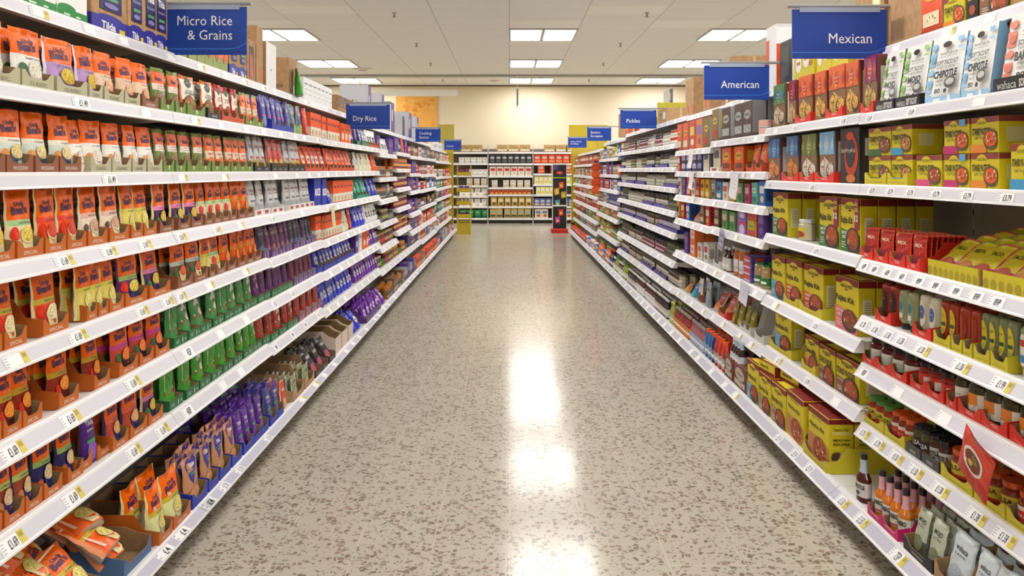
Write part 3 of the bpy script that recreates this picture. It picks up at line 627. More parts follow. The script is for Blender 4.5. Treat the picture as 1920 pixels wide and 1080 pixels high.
bx('sage', 'carton', 'sage green carton with orange top', 'carton', .12, .2, .25, '#8f9f55', [('r', -.5, .35, .5, 1, '#e86a2a'), ('e', 0, .35, .2, .2, '#c25a2a'), ('t', 0, .72, .15, "Ben's", PUR, .6, .04)], sideart=[('r', -.5, .35, .5, 1, '#e07038')])
def kraft(key, desc, w, h, d, marks=(), **k): cat(key, 'cardboard_box', desc, 'cardboard box', lambda seed=1: box(w, h, d, '#b28e66@', marks, sideart=[('r', -.04, 0, .04, 1, '#c4a680'), ('r', .2, .2, .38, .3, '#8e6e4a')], topart=[('r', -.5, .46, .5, .54, '#c9ae8a')], **k))
kraft('kraft', 'plain brown cardboard box', .26, .25, .3, [('r', -.3, .1, -.1, .2, '#8e6e4a'), ('r', .05, .08, .4, .3, '#e9e4da')])
kraft('krafttall', 'tall narrow brown cardboard box', .14, .34, .3, [('r', .1, .1, .35, .3, '#d8502a')])
kraft('kraftbig', 'large brown cardboard box with barcode', .4, .42, .3, [('r', .12, .5, .4, .72, '#d8d255'), ('r', .16, .54, .36, .66, '#f0ecc8')]+[('r', -.4+.03*i, .05, -.39+.03*i, .26, '#5c4632') for i in range(14)])
kraft('kraftlow', 'low brown cardboard case', .34, .16, .3, [('t', 0, .5, .06, 'HANDLE WITH CARE', '#4a3826', .6)] if 0 else [('r', .1, .3, .4, .75, '#ece8dc'), ('r', -.3, .6, -.05, .75, '#5a4630')])
bx('openred', 'display_carton', 'brown carton with dark opening and red bag inside', 'carton', .16, .24, .28, '#b28e66@', [('r', -.3, .1, .3, .85, '#2a211a'), ('p', [(-.22, .1), (.25, .1), (.12, .6), (-.2, .75)], '#b8322e*')])
bx('whiteedge', 'carton', 'brown carton with white printed edge', 'carton', .2, .28, .3, '#e8e8ea', [('r', -.1, .4, 0, .44, '#777777')], side='#ad8a62@')
bx('wsmall', 'small_carton', 'small white printed carton', 'carton', .1, .17, .12, '#eceef0', [('r', -.35, .7, .35, .78, '#9a9ca4'), ('r', -.35, .5, .3, .53, '#b0b2ba'), ('r', -.35, .3, .2, .33, '#b0b2ba')], sideart=[('r', -.35, .3, .35, .7, '#c4c4cc')])
bx('jarcrate', 'display_carton', 'cut-open brown case with jars showing', 'carton', .26, .15, .28, '#a9825a@', [('p', [(-.4, .35), (.4, .35), (.4, .95), (-.4, .95)], '#3a2a22'), ('e', -.2, .6, .15, .15, '#8d4a34&'), ('e', .15, .6, .15, .15, '#7d5a4a&')])
bx('greypur', 'large_carton', 'tall silver-grey carton with purple face', 'carton', .32, .38, .28, '#5d3f80', [('r', -.5, 0, -.3, 1, '#cfcdda'), ('r', -.1, .4, .1, .75, '#e0d8ea')], side='#c9ccd6', top='#8a7aa0', sideart=[('r', -.05, .35, .0, .6, '#55565e'), ('r', .1, .4, .13, .6, '#8a8c96')])
bx('blackbox', 'large_carton', 'open black and grey carton', 'carton', .3, .28, .27, '#4a3a66', [('r', -.4, .1, .4, .9, '#1f1a1e'), ('e', .1, .4, .1, .2, '#a06a3a')], side='#2a272b', sideart=[('r', .1, 0, .5, 1, '#c3c6cf')])
bx('yellowcard', 'display_board', 'olive yellow backing board', 'display board', 1.2, .5, .02, '#c3b838')
# Mexican side
cat('mojo', 'taco_carton', 'white and green soft taco kit carton', 'taco kit', lambda seed=1: gable(.165, .235, .085, '#a9cf8a', '#7fae5c', 'MOJO', '#3a3a3a'))
cat('chip', 'taco_carton', 'white and blue soft taco kit carton', 'taco kit', lambda seed=1: gable(.165, .235, .085, '#9cc9ea', '#7fb4dc', 'CHIPOTLE', '#3a3a44'))
cat('barb', 'taco_carton', 'white and coral soft taco kit carton', 'taco kit', lambda seed=1: gable(.175, .235, .085, '#e8907a', '#dd7a64', 'BARBACOA', '#4a4444'))
def kit(key, desc, c, c2, title, foodc, w=.13, h=.24, dark='#4a1f1a'):
    d4 = lambda x, y, s, q: ('p', [(x-s, y), (x, y-s*1.1), (x+s, y), (x, y+s*1.1)], q)
    art = [('r', -.5, 0, .5, .55, '#8a6a48~'), ('e', -.15, .28, .33, .35, foodc, 14), ('e', .2, .22, .28, .3, dark, 14), ('e', .22, .25, .22, .22, foodc, 12), ('bits', 0, .3, .4, .36, [foodc[:7], shade(foodc, 1.25), shade(foodc, .6), '#b8402a', '#5a7a34', '#efe0c0'], 46, .05), ('r', -.5, .55, .5, .999, c), d4(0, .74, .2, '#e9b27a'), d4(0, .74, .185, c2), d4(-.4, .74, .12, c2), d4(.4, .74, .12, c2), ('t', 0, .77, .065, title, '#f4e6d8', .26, .01), ('t', 0, .7, .055, 'MEAL KIT', '#f4e6d8', .24, .01), ('r', -.06, .6, .06, .63, '#e9d24a')]
    bx(key, 'meal_kit_box', desc, 'meal kit', w, h, .07, c, art, side='#6d3a2e', sideart=[('r', -.3, .1, .3, .8, '#d9d4ca')], top=c2)
kit('nacho', 'orange nacho meal kit box', '#e2641f', '#c23f1a', 'NACHOS', '#dfae52~')
kit('taco', 'purple taco meal kit box', '#8d2f6a', '#c2452a', 'TACO', '#cfae62~')
kit('maroon', 'maroon meal kit box', '#8a2238', '#a83248', 'BURRITO', '#c9a86a~')
kit('greenk', 'green-topped meal kit box', '#5d8a4a', '#3f7aa0', 'WRAP', '#d8c3ae~')
kit('bluek', 'blue meal kit box with enchiladas', '#3f6aa8', '#4a9ad0', 'ENCHILADA', '#e08a3c~', dark='#7a2a22')
kit('bluek2', 'pale blue meal kit box', '#7ab4dc', '#a9d0ea', 'FISH', '#d9d0c4~', dark='#a03a30')
kit('greenk2', 'olive green meal kit box', '#6a7a3c', '#8a9a50', 'VEG', '#e3ddc9~', dark='#7a2a3a')
bx('stir', 'stir_fry_box', 'black stir fry kit box with orange ring', 'meal kit', .15, .25, .08, '#2a2627', [('e', .1, .5, .36, .6, '#c23f16~', 22), ('e', .06, .56, .26, .46, '#2a2627', 22), ('e', .05, .85, .2, .12, '#d8401c', 14), ('t', -.05, .6, .12, 'StirFryKit', '#e9dfd0', .75), ('e', .1, .1, .25, .12, '#c9762a~', 14)], sideart=[('r', -.3, .1, .3, .9, '#3d3a3a'), ('r', -.2, .5, .1, .8, '#d9d6d0')])
def stand(key, desc, low, food, extra=None, w=.165, h=.115):
    art = [('r', -.5, .84, .5, .995, '#8d3a34'), ('p', [(-.3, .82), (.12, .82), (.04, .93), (-.09, .98), (-.22, .93)], YEL), ('t', -.09, .84, .06, 'OLD EL PASO', '#3a3410', .3), ('t', -.1, .6, .13, "STAND 'N STUFF", '#2f2a0c', .66, .04), ('t', -.1, .43, .07, 'Soft Taco Kit', '#2f2a0c', .5), ('r', -.5, 0, .1, .24, low), ('e', .27, .36, .27, .2, '#5a4a30', 16), ('e', .27, .38, .23, .15, food, 14), ('bits', .27, .38, .2, .12, ['#c43a22', '#e8d8b0', '#5a7a2a', shade(food, 1.3), shade(food, .6)], 22, .035)]
    if extra: art.append(('r', .18, .8, .42, .99, '#5aa8d8'))
    bx(key, 'taco_kit_box', desc, 'taco kit', w, h, .12, YEL, art, sideart=[('r', -.5, .84, .5, .995, '#8d3a34'), ('r', -.3, .3, .2, .7, '#d8d498')], top='#d0bf2c')
stand('sgreen', 'yellow stand-up taco kit box with green corner', '#3f6b2c', '#8d5a3a~')
stand('sblue', 'yellow stand-up taco kit box with blue corner', '#3f9ac8', '#c0824a~')
stand('spink', 'yellow stand-up taco kit box with pink corner', '#d8507a', '#a8502e~')
stand('smag', 'yellow stand-up taco kit box with magenta corner', '#c22a6a', '#d8602a~', 1)
stand('sorange', 'yellow stand-up taco kit box with orange corner', '#e08a2a', '#e0622a~')
stand('smini', 'yellow mini taco kit box with sky blue foot', '#3f9ac8', '#c06a3a~', 1, h=.14)
def OE(key, desc, *a, **k): cat(key, 'fajita_kit_box', desc, 'fajita kit', lambda seed=1: oep(*a, **k))
OE('fajg', 'yellow fajita kit box with green foot', 'Fajita Kit', '#4a7a3a', lowt=('SMOKY', 'BBQ'))
OE('fajbig', 'large yellow fajita kit box with magenta strip', 'Fajita Kit', '#3f7a3a', w=.2, h=.24, big=True, lowt=('SMOKY', 'BBQ'))
OE('fajb', 'yellow fajita kit box with blue foot', 'Fajita Kit', '#5a9ab4')
OE('fajo', 'yellow fajita kit box with orange-red foot', 'Fajita Kit', '#d8502c', lowt=('ORIGINAL', 'SMOKY'))
OE('fajp', 'yellow fajita kit box with salmon pink foot', 'Fajita Kit', '#e0707a', lowt=('EXTRA', 'MILD'), food='#8a3f2a~')
OE('ench', 'yellow enchilada kit box with blue foot', 'Enchilada Kit', '#6aa8c8', h=.23)
OE('encho', 'yellow enchilada kit box with orange foot', 'Enchilada Kit', '#e07a3a', h=.22)
OE('ques', 'yellow quesadilla kit box', 'Quesadilla', '#e0863a', h=.17, w=.17)
OE('stuff', 'yellow tortilla kit box with brown foot', "STAND 'N STUFF", '#8a5a3a', h=.17, w=.18, d=.12)
OE('burr', 'yellow burrito kit box', 'Burrito Kit', '#a8825a', h=.21, w=.17, d=.09)
OE('nachok', 'tall yellow nacho kit box', 'Nacho Kit', '#c98a6a', h=.23, w=.15, d=.1)
def flatbox(seed=1): return box(.2, .06, .17, YEL, [('r', -.5, 0, .5, .3, MAR), ('t', -.1, .65, .09, 'Dinner Kit', '#2f2a0c', .5, .02)], top=YEL, side=MAR, topart=[('r', -.5, 0, .5, .12, MAR), ('r', -.3, .3, .1, .6, '#4a7ab4'), ('e', .25, .55, .15, .12, '#c0703a~')])
cat('flat', 'fajita_kit_box', 'flat-lying yellow and maroon dinner kit box', 'fajita kit', flatbox)
cat('nachobox', 'recipe_kit_box', 'yellow nacho kit box with Mexican recipes side', 'nacho kit', lambda seed=1: box(.17, .23, .11, YEL, [('r', -.5, .88, .5, .995, MAR), ('t', -.05, .84, .06, 'OLD EL PASO', '#3a3410', .5), ('t', -.05, .68, .12, 'Nacho Kit', '#2f2a0c', .7, .02), ('p', [(-.5, .1), (.3, .0), (.5, .2), (.5, .42), (-.5, .5)], '#c98a5a~'), ('e', .1, .28, .34, .32, '#a8502e~', 16), ('bits', .1, .3, .3, .28, ['#d8903c', '#7a2a18', '#e8d0a0', '#5a7a34', '#c0391f'], 40, .045)], side=YEL, top=MAR, sideart=[('r', -.5, .9, .5, .995, MAR), ('t', 0, .8, .1, 'Nacho Kit', '#4a2a14', .6, .01), ('r', -.38, .7, .38, .76, '#e0d070'), ('t', 0, .6, .09, 'MEXICAN', '#2f2a0c', .66, .03), ('t', 0, .52, .09, 'RECIPES', '#2f2a0c', .66, .03), ('e', -.2, .28, .22, .2, '#5a3a28~', 12), ('e', .2, .3, .28, .14, '#e0c48a~', 14), ('e', .0, .18, .2, .12, '#b06a3a~', 12)]))
def SQ(key, desc, body, cap, label, art=(), w=.062, h=.15, d=.045): cat(key, 'squeezy_sauce_bottle', desc, 'sauce bottle', lambda seed=1: squeeze(w, h, d, body, cap, label, art), True)
OA = [('t', 0, .68, .14, 'OLD EL PASO', '#3a3410', .4), ('r', -.28, .44, .28, .52, '#2f5a2a'), ('e', 0, .34, .2, .16, '#b8b04a~', 10)]
SQ('sqred', 'red squeezy sauce bottle with black label', '#9e2414&', '#1f1a19&', '#2a1a18', [('t', 0, .6, .14, 'HOT', '#e8b23a', .3)])
SQ('sqgreen', 'pale green squeezy sauce bottle with dark cap', '#9fa476&', '#1f2224&', '#8fa08a', [('e', 0, .6, .22, .3, '#3f8a9a', 12), ('r', -.2, .3, .2, .42, '#e6e6dc')])
SQ('sqcream', 'cream squeezy sauce bottle with blue label', '#d9d3bd&', '#d8502a&', '#e6e2d2', [('e', 0, .58, .26, .42, '#4a6ab0', 14), ('t', 0, .6, .1, 'sour', '#ffffff', .3)])
SQ('sqsalsa', 'dark red squeezy bottle with yellow label', '#a8341c&', '#8a2a1a&', '#dcc92a', OA)
SQ('sqplain', 'brick red squeezy bottle turned to its plain side', '#a83a20&', '#8a2a1a&', '#a83a20&')
SQ('sqavo', 'olive green squeezy bottle with yellow label', '#7f8762&', '#5a5f3a&', '#d8c82a', OA)
SQ('sqwhite', 'grey-green squeezy bottle with blue and white label', '#8c9478&', '#e8e8e4&', '#e8e6dc', [('r', -.28, .3, .28, .45, '#4a8ac0'), ('r', -.28, .62, .28, .75, '#c23a2a')])
def J(key, name, desc, *a, **k): cat(key, name, desc, 'jar', lambda seed=1: jar(*a, **k), True)
J('salsa', 'salsa_jar', 'salsa jar with black lid and green-white label', .042, .105, '#5a1a12&', '#1d1a1a&', '#e6e4dc', [('r', -.8, .15, -.1, .6, '#6aa85a'), ('r', 0, .2, .5, .5, '#cfd0cc')])
J('salsar', 'salsa_jar', 'red salsa jar with black lid and red label', .04, .1, '#8d1f12&', '#1d1a1a&', '#d8301f', [('p', [(-.2, .35), (0, .18), (.2, .35), (0, .52)], '#e87a2a'), ('r', .25, .2, .6, .5, '#e6e4dc')])
J('jalap', 'pepper_jar', 'tall jar of dark peppers with orange label', .033, .125, '#3d3a20&', '#2a2a24&', '#e8862a', [('r', -.9, .15, .9, .3, '#ecebe4'), ('p', [(-.3, .25), (.5, .5), (.5, .58), (-.3, .32)], '#c23a1a'), ('r', .35, .15, .9, .6, '#e9e8e2')])
J('jalapw', 'pepper_jar', 'tall jar of dark peppers turned to a white label', .033, .125, '#3d3a20&', '#2a2a24&', '#e6e5df', [('r', -.3, .3, .3, .32, '#888888'), ('r', -.3, .4, .3, .42, '#888888')])
J('grlid', 'salsa_jar', 'salsa jar with green lid and yellow label', .036, .105, '#a02a16&', '#4a8a3a&', '#dccb3a', [('t', 0, .45, .2, 'SALSA', '#3a2a10', .9, .02), ('e', 0, .25, .3, .16, '#c4341c', 10)])
J('orlid', 'salsa_jar', 'salsa jar with orange lid and yellow label', .038, .105, '#8f2f14&', '#d8561c&', '#dccb3a', [('t', 0, .45, .2, 'SALSA', '#3a2a10', .9, .02), ('r', -.6, .16, .6, .24, '#cf3a1c')])
J('orlidr', 'salsa_jar', 'salsa jar with orange lid and red-white label', .038, .105, '#8f2f14&', '#d8561c&', '#d8401f', [('r', -.7, .48, .7, .6, '#eeeae0'), ('t', 0, .33, .12, 'MEDIUM', '#f4eadc', .7)])
J('blklid', 'salsa_jar', 'dark salsa jar with black lid and grey label', .037, .105, '#4a3020&', '#171717&', '#cfcfca', [('t', 0, .42, .22, 'CHIPOTLE', '#222222', 1.1, .04), ('t', 0, .28, .12, 'SALSA', '#222222', .8, .03)])
J('blklid2', 'salsa_jar', 'dark salsa jar with black lid and black label', .037, .105, '#5a5230&', '#171717&', '#33322f', [('t', 0, .42, .22, 'SALSA', '#e4e2da', .9, .04)])
def BT(key, name, desc, *a, **k): cat(key, name, desc, 'bottle', lambda seed=1: bottle(*a, **k), True)
BT('hotb', 'hot_sauce_bottle', 'single brown hot sauce bottle with blue neck label', .027, .19, '#4d1a10&', '#1c1c1c&', '#d3d4d0', [('t', 0, .33, .3, 'CHIPOTLE', '#2a2a2a', 1.1, .04), ('e', .1, .2, .15, .15, '#444444', 8)], necklabel='#a9bccb', lv=(.12, .42), sh=.5)
BT('hoty', 'hot_sauce_bottle', 'amber hot sauce bottle with pink and white neck sleeve', .027, .175, '#c8701a&', '#1c1c1c&', '#d9d5ca', [('t', 0, .33, .3, 'HABANERO', '#2a2a2a', 1.1, .04), ('r', -.7, .14, .7, .18, '#c43a5a')], necklabel='#d9a3ad', lv=(.12, .42), sh=.5)
BT('hotr', 'hot_sauce_bottle', 'dark red hot sauce bottle with grey neck sleeve', .027, .175, '#6a1a1a&', '#1c1c1c&', '#cfcbc2', [('t', 0, .33, .3, 'HOT', '#2a2a2a', .9, .04)], necklabel='#b0989c', lv=(.12, .42), sh=.5)
# plainer goods for the middle and far bays
def PJ(key, name, desc, r, h, body, lid, label, art=(), **k): cat(key, name, desc, 'jar', lambda seed=1: jar(r, h, body, lid, label, art, n=10, **k), False)
LBW = [('r', -.5, .25, .5, .32, '#8a8a8a'), ('r', -.3, .4, .4, .44, '#b0a090')]
PJ('pkl', 'pickle_jar', 'dark pickle jar with white label', .04, .13, '#4a4028&', '#3d3d42&', '#efeee8', LBW)
PJ('pkg', 'pickle_jar', 'green gherkin jar with dark lid', .045, .14, '#5d6a34&', '#33362e&', '#4a4f48', [('t', 0, .38, .3, 'GHERKIN', '#d8d8ca', 1)])
PJ('pkp', 'chutney_jar', 'dark chutney jar with lilac label', .036, .12, '#3e2628&', '#2f2b36&', '#dcd7e6', [('r', -.9, .15, .9, .26, '#3a2f8c')])
PJ('pkb', 'beetroot_jar', 'near-black beetroot jar with pink label', .042, .13, '#401622&', '#36333c&', '#e6d3d6', [('e', 0, .4, .4, .25, '#8a2f4a', 10)])
PJ('pkc', 'chutney_jar', 'brown chutney jar with cream label', .036, .11, '#5a4024&', '#77766e&', '#e6dec8', LBW)
PJ('pko', 'olive_jar', 'olive jar with silver lid', .036, .115, '#6f6c2e&', '#8d8d86&', '#c9c3a0', [('e', 0, .38, .4, .22, '#4d5a2a', 10)])
PJ('pkr', 'pepper_jar', 'white-labelled jar with red lid', .045, .13, '#c9c5b8&', '#b8201c&', '#e2ded4', [('r', -.6, .3, .6, .5, '#b8302a')])
PJ('pkw', 'onion_jar', 'pale onion jar with grey lid', .04, .12, '#b9b39a&', '#77756c&', '#dcdad0', [('r', -.5, .3, .5, .36, '#7d9a5a')])
PJ('peach', 'fruit_jar', 'large jar of orange fruit with white label', .05, .19, '#c2692a&', '#9a9a9a&', '#e8e6e2', [('t', 0, .3, .2, 'PEACH', '#4a4a4a', .9)])
PJ('curry1', 'curry_sauce_jar', 'orange curry sauce jar with purple label', .037, .13, '#c9681f&', '#e0a040&', '#5a2a6e', [('e', 0, .4, .5, .25, '#e8b04a', 10)])
PJ('curry2', 'curry_sauce_jar', 'plum curry sauce jar with gold disc', .037, .13, '#6e1f3a&', '#d9cfa0&', '#7a2246', [('e', 0, .4, .5, .28, '#d8a05a', 10)])
PJ('curry3', 'curry_sauce_jar', 'grey-labelled curry jar with orange lid', .037, .12, '#8f5a2a&', '#c9792a&', '#55585a', [('r', -.5, .2, .5, .28, '#c9c9c4')])
PJ('curry4', 'curry_sauce_jar', 'purple-labelled sauce jar with lime disc', .037, .13, '#6a5a2a&', '#cfc9a0&', '#6a3a8c', [('e', 0, .4, .5, .3, '#a9b83a', 10)])
PJ('curry5', 'curry_sauce_jar', 'purple-labelled sauce jar with red disc', .037, .13, '#8a3a1f&', '#d8a05a&', '#6a3a8c', [('e', 0, .4, .5, .3, '#d8402a', 10)])
PJ('green6', 'paste_jar', 'small green paste jar with black lid', .03, .09, '#4f7a34&', '#1d1d1d&', '#9ab85a', [('e', 0, .4, .5, .3, '#2f5a24', 10)])
PJ('small1', 'paste_jar', 'small amber paste jar with brown lid', .03, .09, '#a8602a&', '#6a3a20&', '#e0c9a0')
PJ('small2', 'paste_jar', 'small dark paste jar with grey label', .03, .09, '#3a2f2a&', '#222222&', '#8c8c88')
def PB(key, name, desc, category, w, h, d, c, c2, foot=None, side=None):
    cat(key, name, desc, category, lambda seed=1: box(w, h, d, c, [('r', -.36, .5, .36, .8, c2), ('e', .05, .27, .3, .22, foot or c2, 10)], side=side or c, e=.0015, sideart=[('r', -.3, .2, .3, .7, shade(side or c, .7) if sum(map(ord, c2)) % 3 else c2)]) if sum(map(ord, key)) % 2 else box(w, h, d, c, [('r', -.5, .0, .5, .1, shade(c, .75)), ('e', 0, .64, .36, .2, c2, 14), ('r', -.25, .6, .25, .67, shade(c2, .6)), ('r', -.4, .14, .4, .36, foot or c2), ('bits', 0, .26, .3, .08, [shade(foot or c2, 1.2), shade(foot or c2, .6)], 8, .06)], side=side or c, e=.0015, sideart=[('r', -.5, 0, .5, .12, shade(side or c, .65)), ('r', -.25, .4, .3, .85, c2)]))
PB('borg', 'food_box', 'orange grocery carton', 'carton', .1, .16, .06, '#e5531c', '#6a2a6e', '#e8c48a', '#d84a1a')
PB('bred', 'food_box', 'red grocery carton', 'carton', .09, .15, .06, '#cf2f22', '#ece6da', '#e8b05a')
PB('bblk', 'grocery_carton', 'black grocery carton', 'carton', .08, .15, .06, '#232124', '#c9a04a', '#a8502a')
PB('bpur', 'sauce_carton', 'purple grocery carton', 'carton', .1, .18, .1, '#4a2780', '#8a6ab8', '#7a5ab0', '#5a3a96')
PB('bwht', 'grocery_carton', 'white grocery carton', 'carton', .09, .15, .06, '#e5e2dc', '#b83a30', '#8a6a4a')
PB('bblu', 'grocery_carton', 'blue grocery carton', 'carton', .1, .15, .06, '#2a62b8', '#e4e8ee', '#d8c48a')
PB('bpnk', 'small_carton', 'pink grocery carton', 'carton', .08, .13, .06, '#c9366e', '#f0d8e0', '#8a1f4a')
PB('bgrn', 'small_carton', 'green grocery carton', 'carton', .09, .14, .06, '#3f8a4a', '#e0e8d0', '#c9c04a')
PB('bteal2', 'sauce_carton', 'pale teal grocery carton', 'carton', .09, .14, .06, '#5ab09a', '#dff0e8', '#2f7a6a')
PB('byel', 'small_carton', 'yellow grocery carton', 'carton', .09, .15, .06, '#e0b02a', '#8a3a1f', '#e8dcae')
PB('bbrn', 'sauce_carton', 'brown grocery carton', 'carton', .1, .16, .08, '#6f5138', '#c9b090', '#d8c8a8')
PB('bgry', 'sauce_carton', 'grey speckled grocery carton', 'carton', .1, .15, .07, '#8a8a88', '#dcdcd8', '#4a4a48')
PB('tallo', 'tall_sweet_carton', 'tall orange sweet carton', 'carton', .13, .24, .07, '#e8562a', '#f0a03c', '#e8d8b0', '#9a9a98')
PB('tallr', 'tall_sweet_carton', 'tall red and orange sweet carton', 'carton', .13, .24, .07, '#d83a22', '#f0c04a', '#e8d8b0', '#a3a3a0')
PB('talll', 'tall_sweet_carton', 'tall lilac and orange sweet carton', 'carton', .13, .24, .07, '#e07a3c', '#8a6ab8', '#c03a2a', '#a3a3a0')
PB('tallg', 'tall_sweet_carton', 'tall brown and green sweet carton', 'carton', .13, .24, .07, '#8a6a34', '#d8b83c', '#b8402a', '#a6a8a8')
PB('greyside', 'tall_sweet_carton', 'tall carton with grey speckled face', 'carton', .15, .23, .09, '#4a3028', '#a8aaa8', '#a8aaa8', '#a6a8a8')
PB('cerW', 'cereal_carton', 'white and grey cereal carton', 'carton', .14, .19, .07, '#d9d7d2', '#6a6a6a', '#e8d8a8', '#9a9a98')
PB('reese', 'sweet_carton', 'orange sweet carton with yellow script', 'carton', .15, .17, .1, '#e8621c', '#e8b02a', '#7a3a1a', '#d8561a')
PB('cookie', 'cookie_carton', 'royal blue cookie carton', 'carton', .2, .07, .09, '#1c2f9a', '#d8dcf0', '#3a2a2a', '#1a2a8c')
PB('pinkbox', 'sweet_carton', 'lilac and pink sweet carton', 'carton', .17, .1, .09, '#8a6ac0', '#d83a8a', '#e0d0ea', '#5a2f96')
PB('limebox', 'sweet_carton', 'orange and lime sweet carton', 'carton', .17, .1, .09, '#e8862a', '#b8c83a', '#d83a5a', '#e0401f')
PB('cake', 'snack_carton', 'lilac-striped snack cake carton', 'carton', .14, .04, .1, '#6a5ab0', '#e8503a', '#e8e0f0', '#5a4aa8')
PB('sweetblue', 'sweet_carton', 'sky blue sweet carton', 'carton', .1, .13, .06, '#2f8ac8', '#5a3a34', '#e8e0d0')
PB('sweetwhite', 'sweet_carton', 'white sweet carton with red mark', 'carton', .09, .13, .06, '#e2dedb', '#d8503c', '#d89a4a')
PB('sweetgreen', 'sweet_carton', 'green and pink sweet carton', 'carton', .1, .13, .06, '#6aa05a', '#e8c0b8', '#3a7a3a')
PB('beer', 'bottle_carrier', 'brown and red cardboard bottle carrier', 'bottle carrier', .2, .14, .13, '#6e3a2c', '#c9b8a8', '#d8c8b4', '#8a2f2a')
PB('oxo', 'stock_cube_box', 'small red stock cube box', 'carton', .1, .11, .08, '#d32a1e', '#f0e6dc', '#a81a14')
PB('gravy', 'gravy_carton', 'red and white gravy carton', 'carton', .09, .16, .07, '#c93326', '#f0ece4', '#8a4a2a')
PB('stuffb', 'sauce_carton', 'navy grocery carton', 'carton', .08, .17, .06, '#2f2a78', '#7a74c0', '#c9c4e0')
cat('can', 'food_can', 'silver food can with pink label', 'tin can', lambda seed=1: ([('food_can', (lambda m: (m.lathe([(.037, 0, '#b9b9b6^'), (.037, .008, '#d8a89a'), (.037, .04, '#d8a89a'), (.037, .045, '#b9b9b6^'), (.034, .047, '#c9c9c6^')], 14), m)[1])(MB()))], (.074, .074, .047)))
def PBt(key, name, desc, r, h, body, cap, label, split=False, **k): cat(key, name, desc, 'bottle', lambda seed=1: bottle(r, h, body, cap, label, [('r', -.5, .2, .5, .3, '#ffffff')], n=10, **k), split)
PBt('vblue', 'drink_bottle', 'blue vitamin drink bottle with orange cap', .034, .2, '#1f6ab0&', '#ee5a1e&', '#8ab0d0', True, neckr=.55, sh=.7, caph=.025)
PBt('vred', 'drink_bottle', 'red vitamin drink bottle with orange cap', .034, .2, '#c0301f&', '#ee5a1e&', '#b8b4b0', True, neckr=.55, sh=.7, caph=.025)
PBt('vnavy', 'drink_bottle', 'navy vitamin drink bottle with orange cap', .034, .2, '#26285e&', '#ee5a1e&', '#8a8a9a', True, neckr=.55, sh=.7, caph=.025)
PBt('cord', 'dressing_bottle', 'red dressing bottle with yellow-orange label', .027, .18, '#8d2016&', '#9a9a94&', '#e0862a', lv=(.05, .5))
PBt('cordp', 'dressing_bottle', 'pink dressing bottle with blue foot label', .027, .18, '#a8606a&', '#9a9a94&', '#a9b8d8', lv=(.05, .5))
PBt('cordg', 'dressing_bottle', 'olive green dressing bottle', .027, .19, '#8a9a3a&', '#c9cf5a&', '#b8c06a', lv=(.05, .5))
PBt('soda', 'soda_bottle', 'small brown soda bottle with blue-white neck', .028, .17, '#3a1f16&', '#d8dde0&', '#c9d3da', neck_c='#a9c0d0&')
PBt('vin', 'vinegar_bottle', 'dark vinegar bottle with white cap', .028, .17, '#2a1518&', '#d8d6d0&', '#c9bfb8', lv=(.1, .5))
PBt('oilb', 'oil_bottle', 'green and yellow oil bottle', .035, .2, '#8a9a3c&', '#3f6a34&', '#d8d8a0')
PBt('juice', 'juice_bottle', 'large orange juice bottle with green cap', .045, .24, '#d8702a&', '#5aa03a&', '#e8a05a')
PBt('colab', 'cola_bottle', 'large dark cola bottle with red cap', .045, .24, '#24181a&', '#c8201c&', '#2a6ab8')
PBt('spice', 'seasoning_tub', 'clear tub of grain with green lid', .035, .14, '#b89a6a&', '#1f8a3c&', '#2a7a3a', neckr=.8, sh=.75, caph=.03)
PBt('whtb', 'sauce_bottle', 'white-capped sauce bottle with white label', .025, .17, '#4a2018&', '#e8e8e6&', '#e4e2de', lv=(.05, .55))
NP('choco', 'snack_bag', 'white snack bag with brown biscuits', 'snack bag', '#dedede*', '#8a5230*', 'Nature', tc='#555555', food='#7a4526~', w=.13, h=.19)
NP('greybag', 'snack_bag', 'blue-grey snack bag', 'snack bag', '#a3acb6*', '#8a96a4*', 'grain', tc='#5a6674', w=.15, h=.19)
NP('candy', 'sweet_bag', 'red and clear sweet bag', 'sweet bag', '#c23a2c*', '#d8b8a8*', 'candy', food='#e8842a~', w=.12, h=.15, d=.05)
NP('candyb', 'sweet_bag', 'bright blue sweet bag', 'sweet bag', '#1f6ac0*', '#2a9ab0*', 'candy', food='#2fb0c0~', w=.12, h=.11, d=.05)
NP('candyo', 'sweet_bag', 'orange-brown sweet bag', 'sweet bag', '#b8682a*', '#c98a3a*', 'candy', food='#d8a04a~', w=.12, h=.1, d=.05)
NP('olivebag', 'sweet_bag', 'glossy olive gold sweet bag', 'sweet bag', '#8d8428*', '#6e6a1e*', 'Big', tc='#e8e0b0', food='#b8a83c~', w=.09, h=.14, d=.045)
NP('reesebag', 'sweet_bag', 'tall orange sweet bag with yellow script', 'sweet bag', '#ea5a18*', '#d84f14*', 'sweet', tc='#f0c83c', food='#6a3416~', w=.15, h=.17, d=.05)
NP('noodle', 'noodle_packet', 'grey-green noodle packet', 'noodle packet', '#9aa07a*', '#c9c8b8*', 'noodle', tc='#4a4a34', food='#c0b88a~', w=.1, h=.13, d=.025)
NP('blackbag', 'noodle_packet', 'glossy black packet with purple and orange picture', 'noodle packet', '#161416*', '#221e22*', 'WOK', food='#b84a5a~', band='#7a3a9a', w=.14, h=.17, d=.04)
NP('redcrisp', 'noodle_packet', 'red and white crinkled packet', 'noodle packet', '#d8412a*', '#ddd8ce*', 'mix', food='#e8b07a~', w=.13, h=.16, d=.03)
cat('triple', 'triple_pack', 'clear-wrapped orange triple rice pack', 'rice pouch', lambda seed=1: uncle('#c9b43c*', '#dfe0a0*', '#ecd9a4', '#e5d27a~', [('t', -.2, .6, .1, '3x', '#f6e8dc', .2, .02)], w=.14, h=.19, d=.07, seed=seed, title='GOLDEN VEG', fin='#eadba0*'))
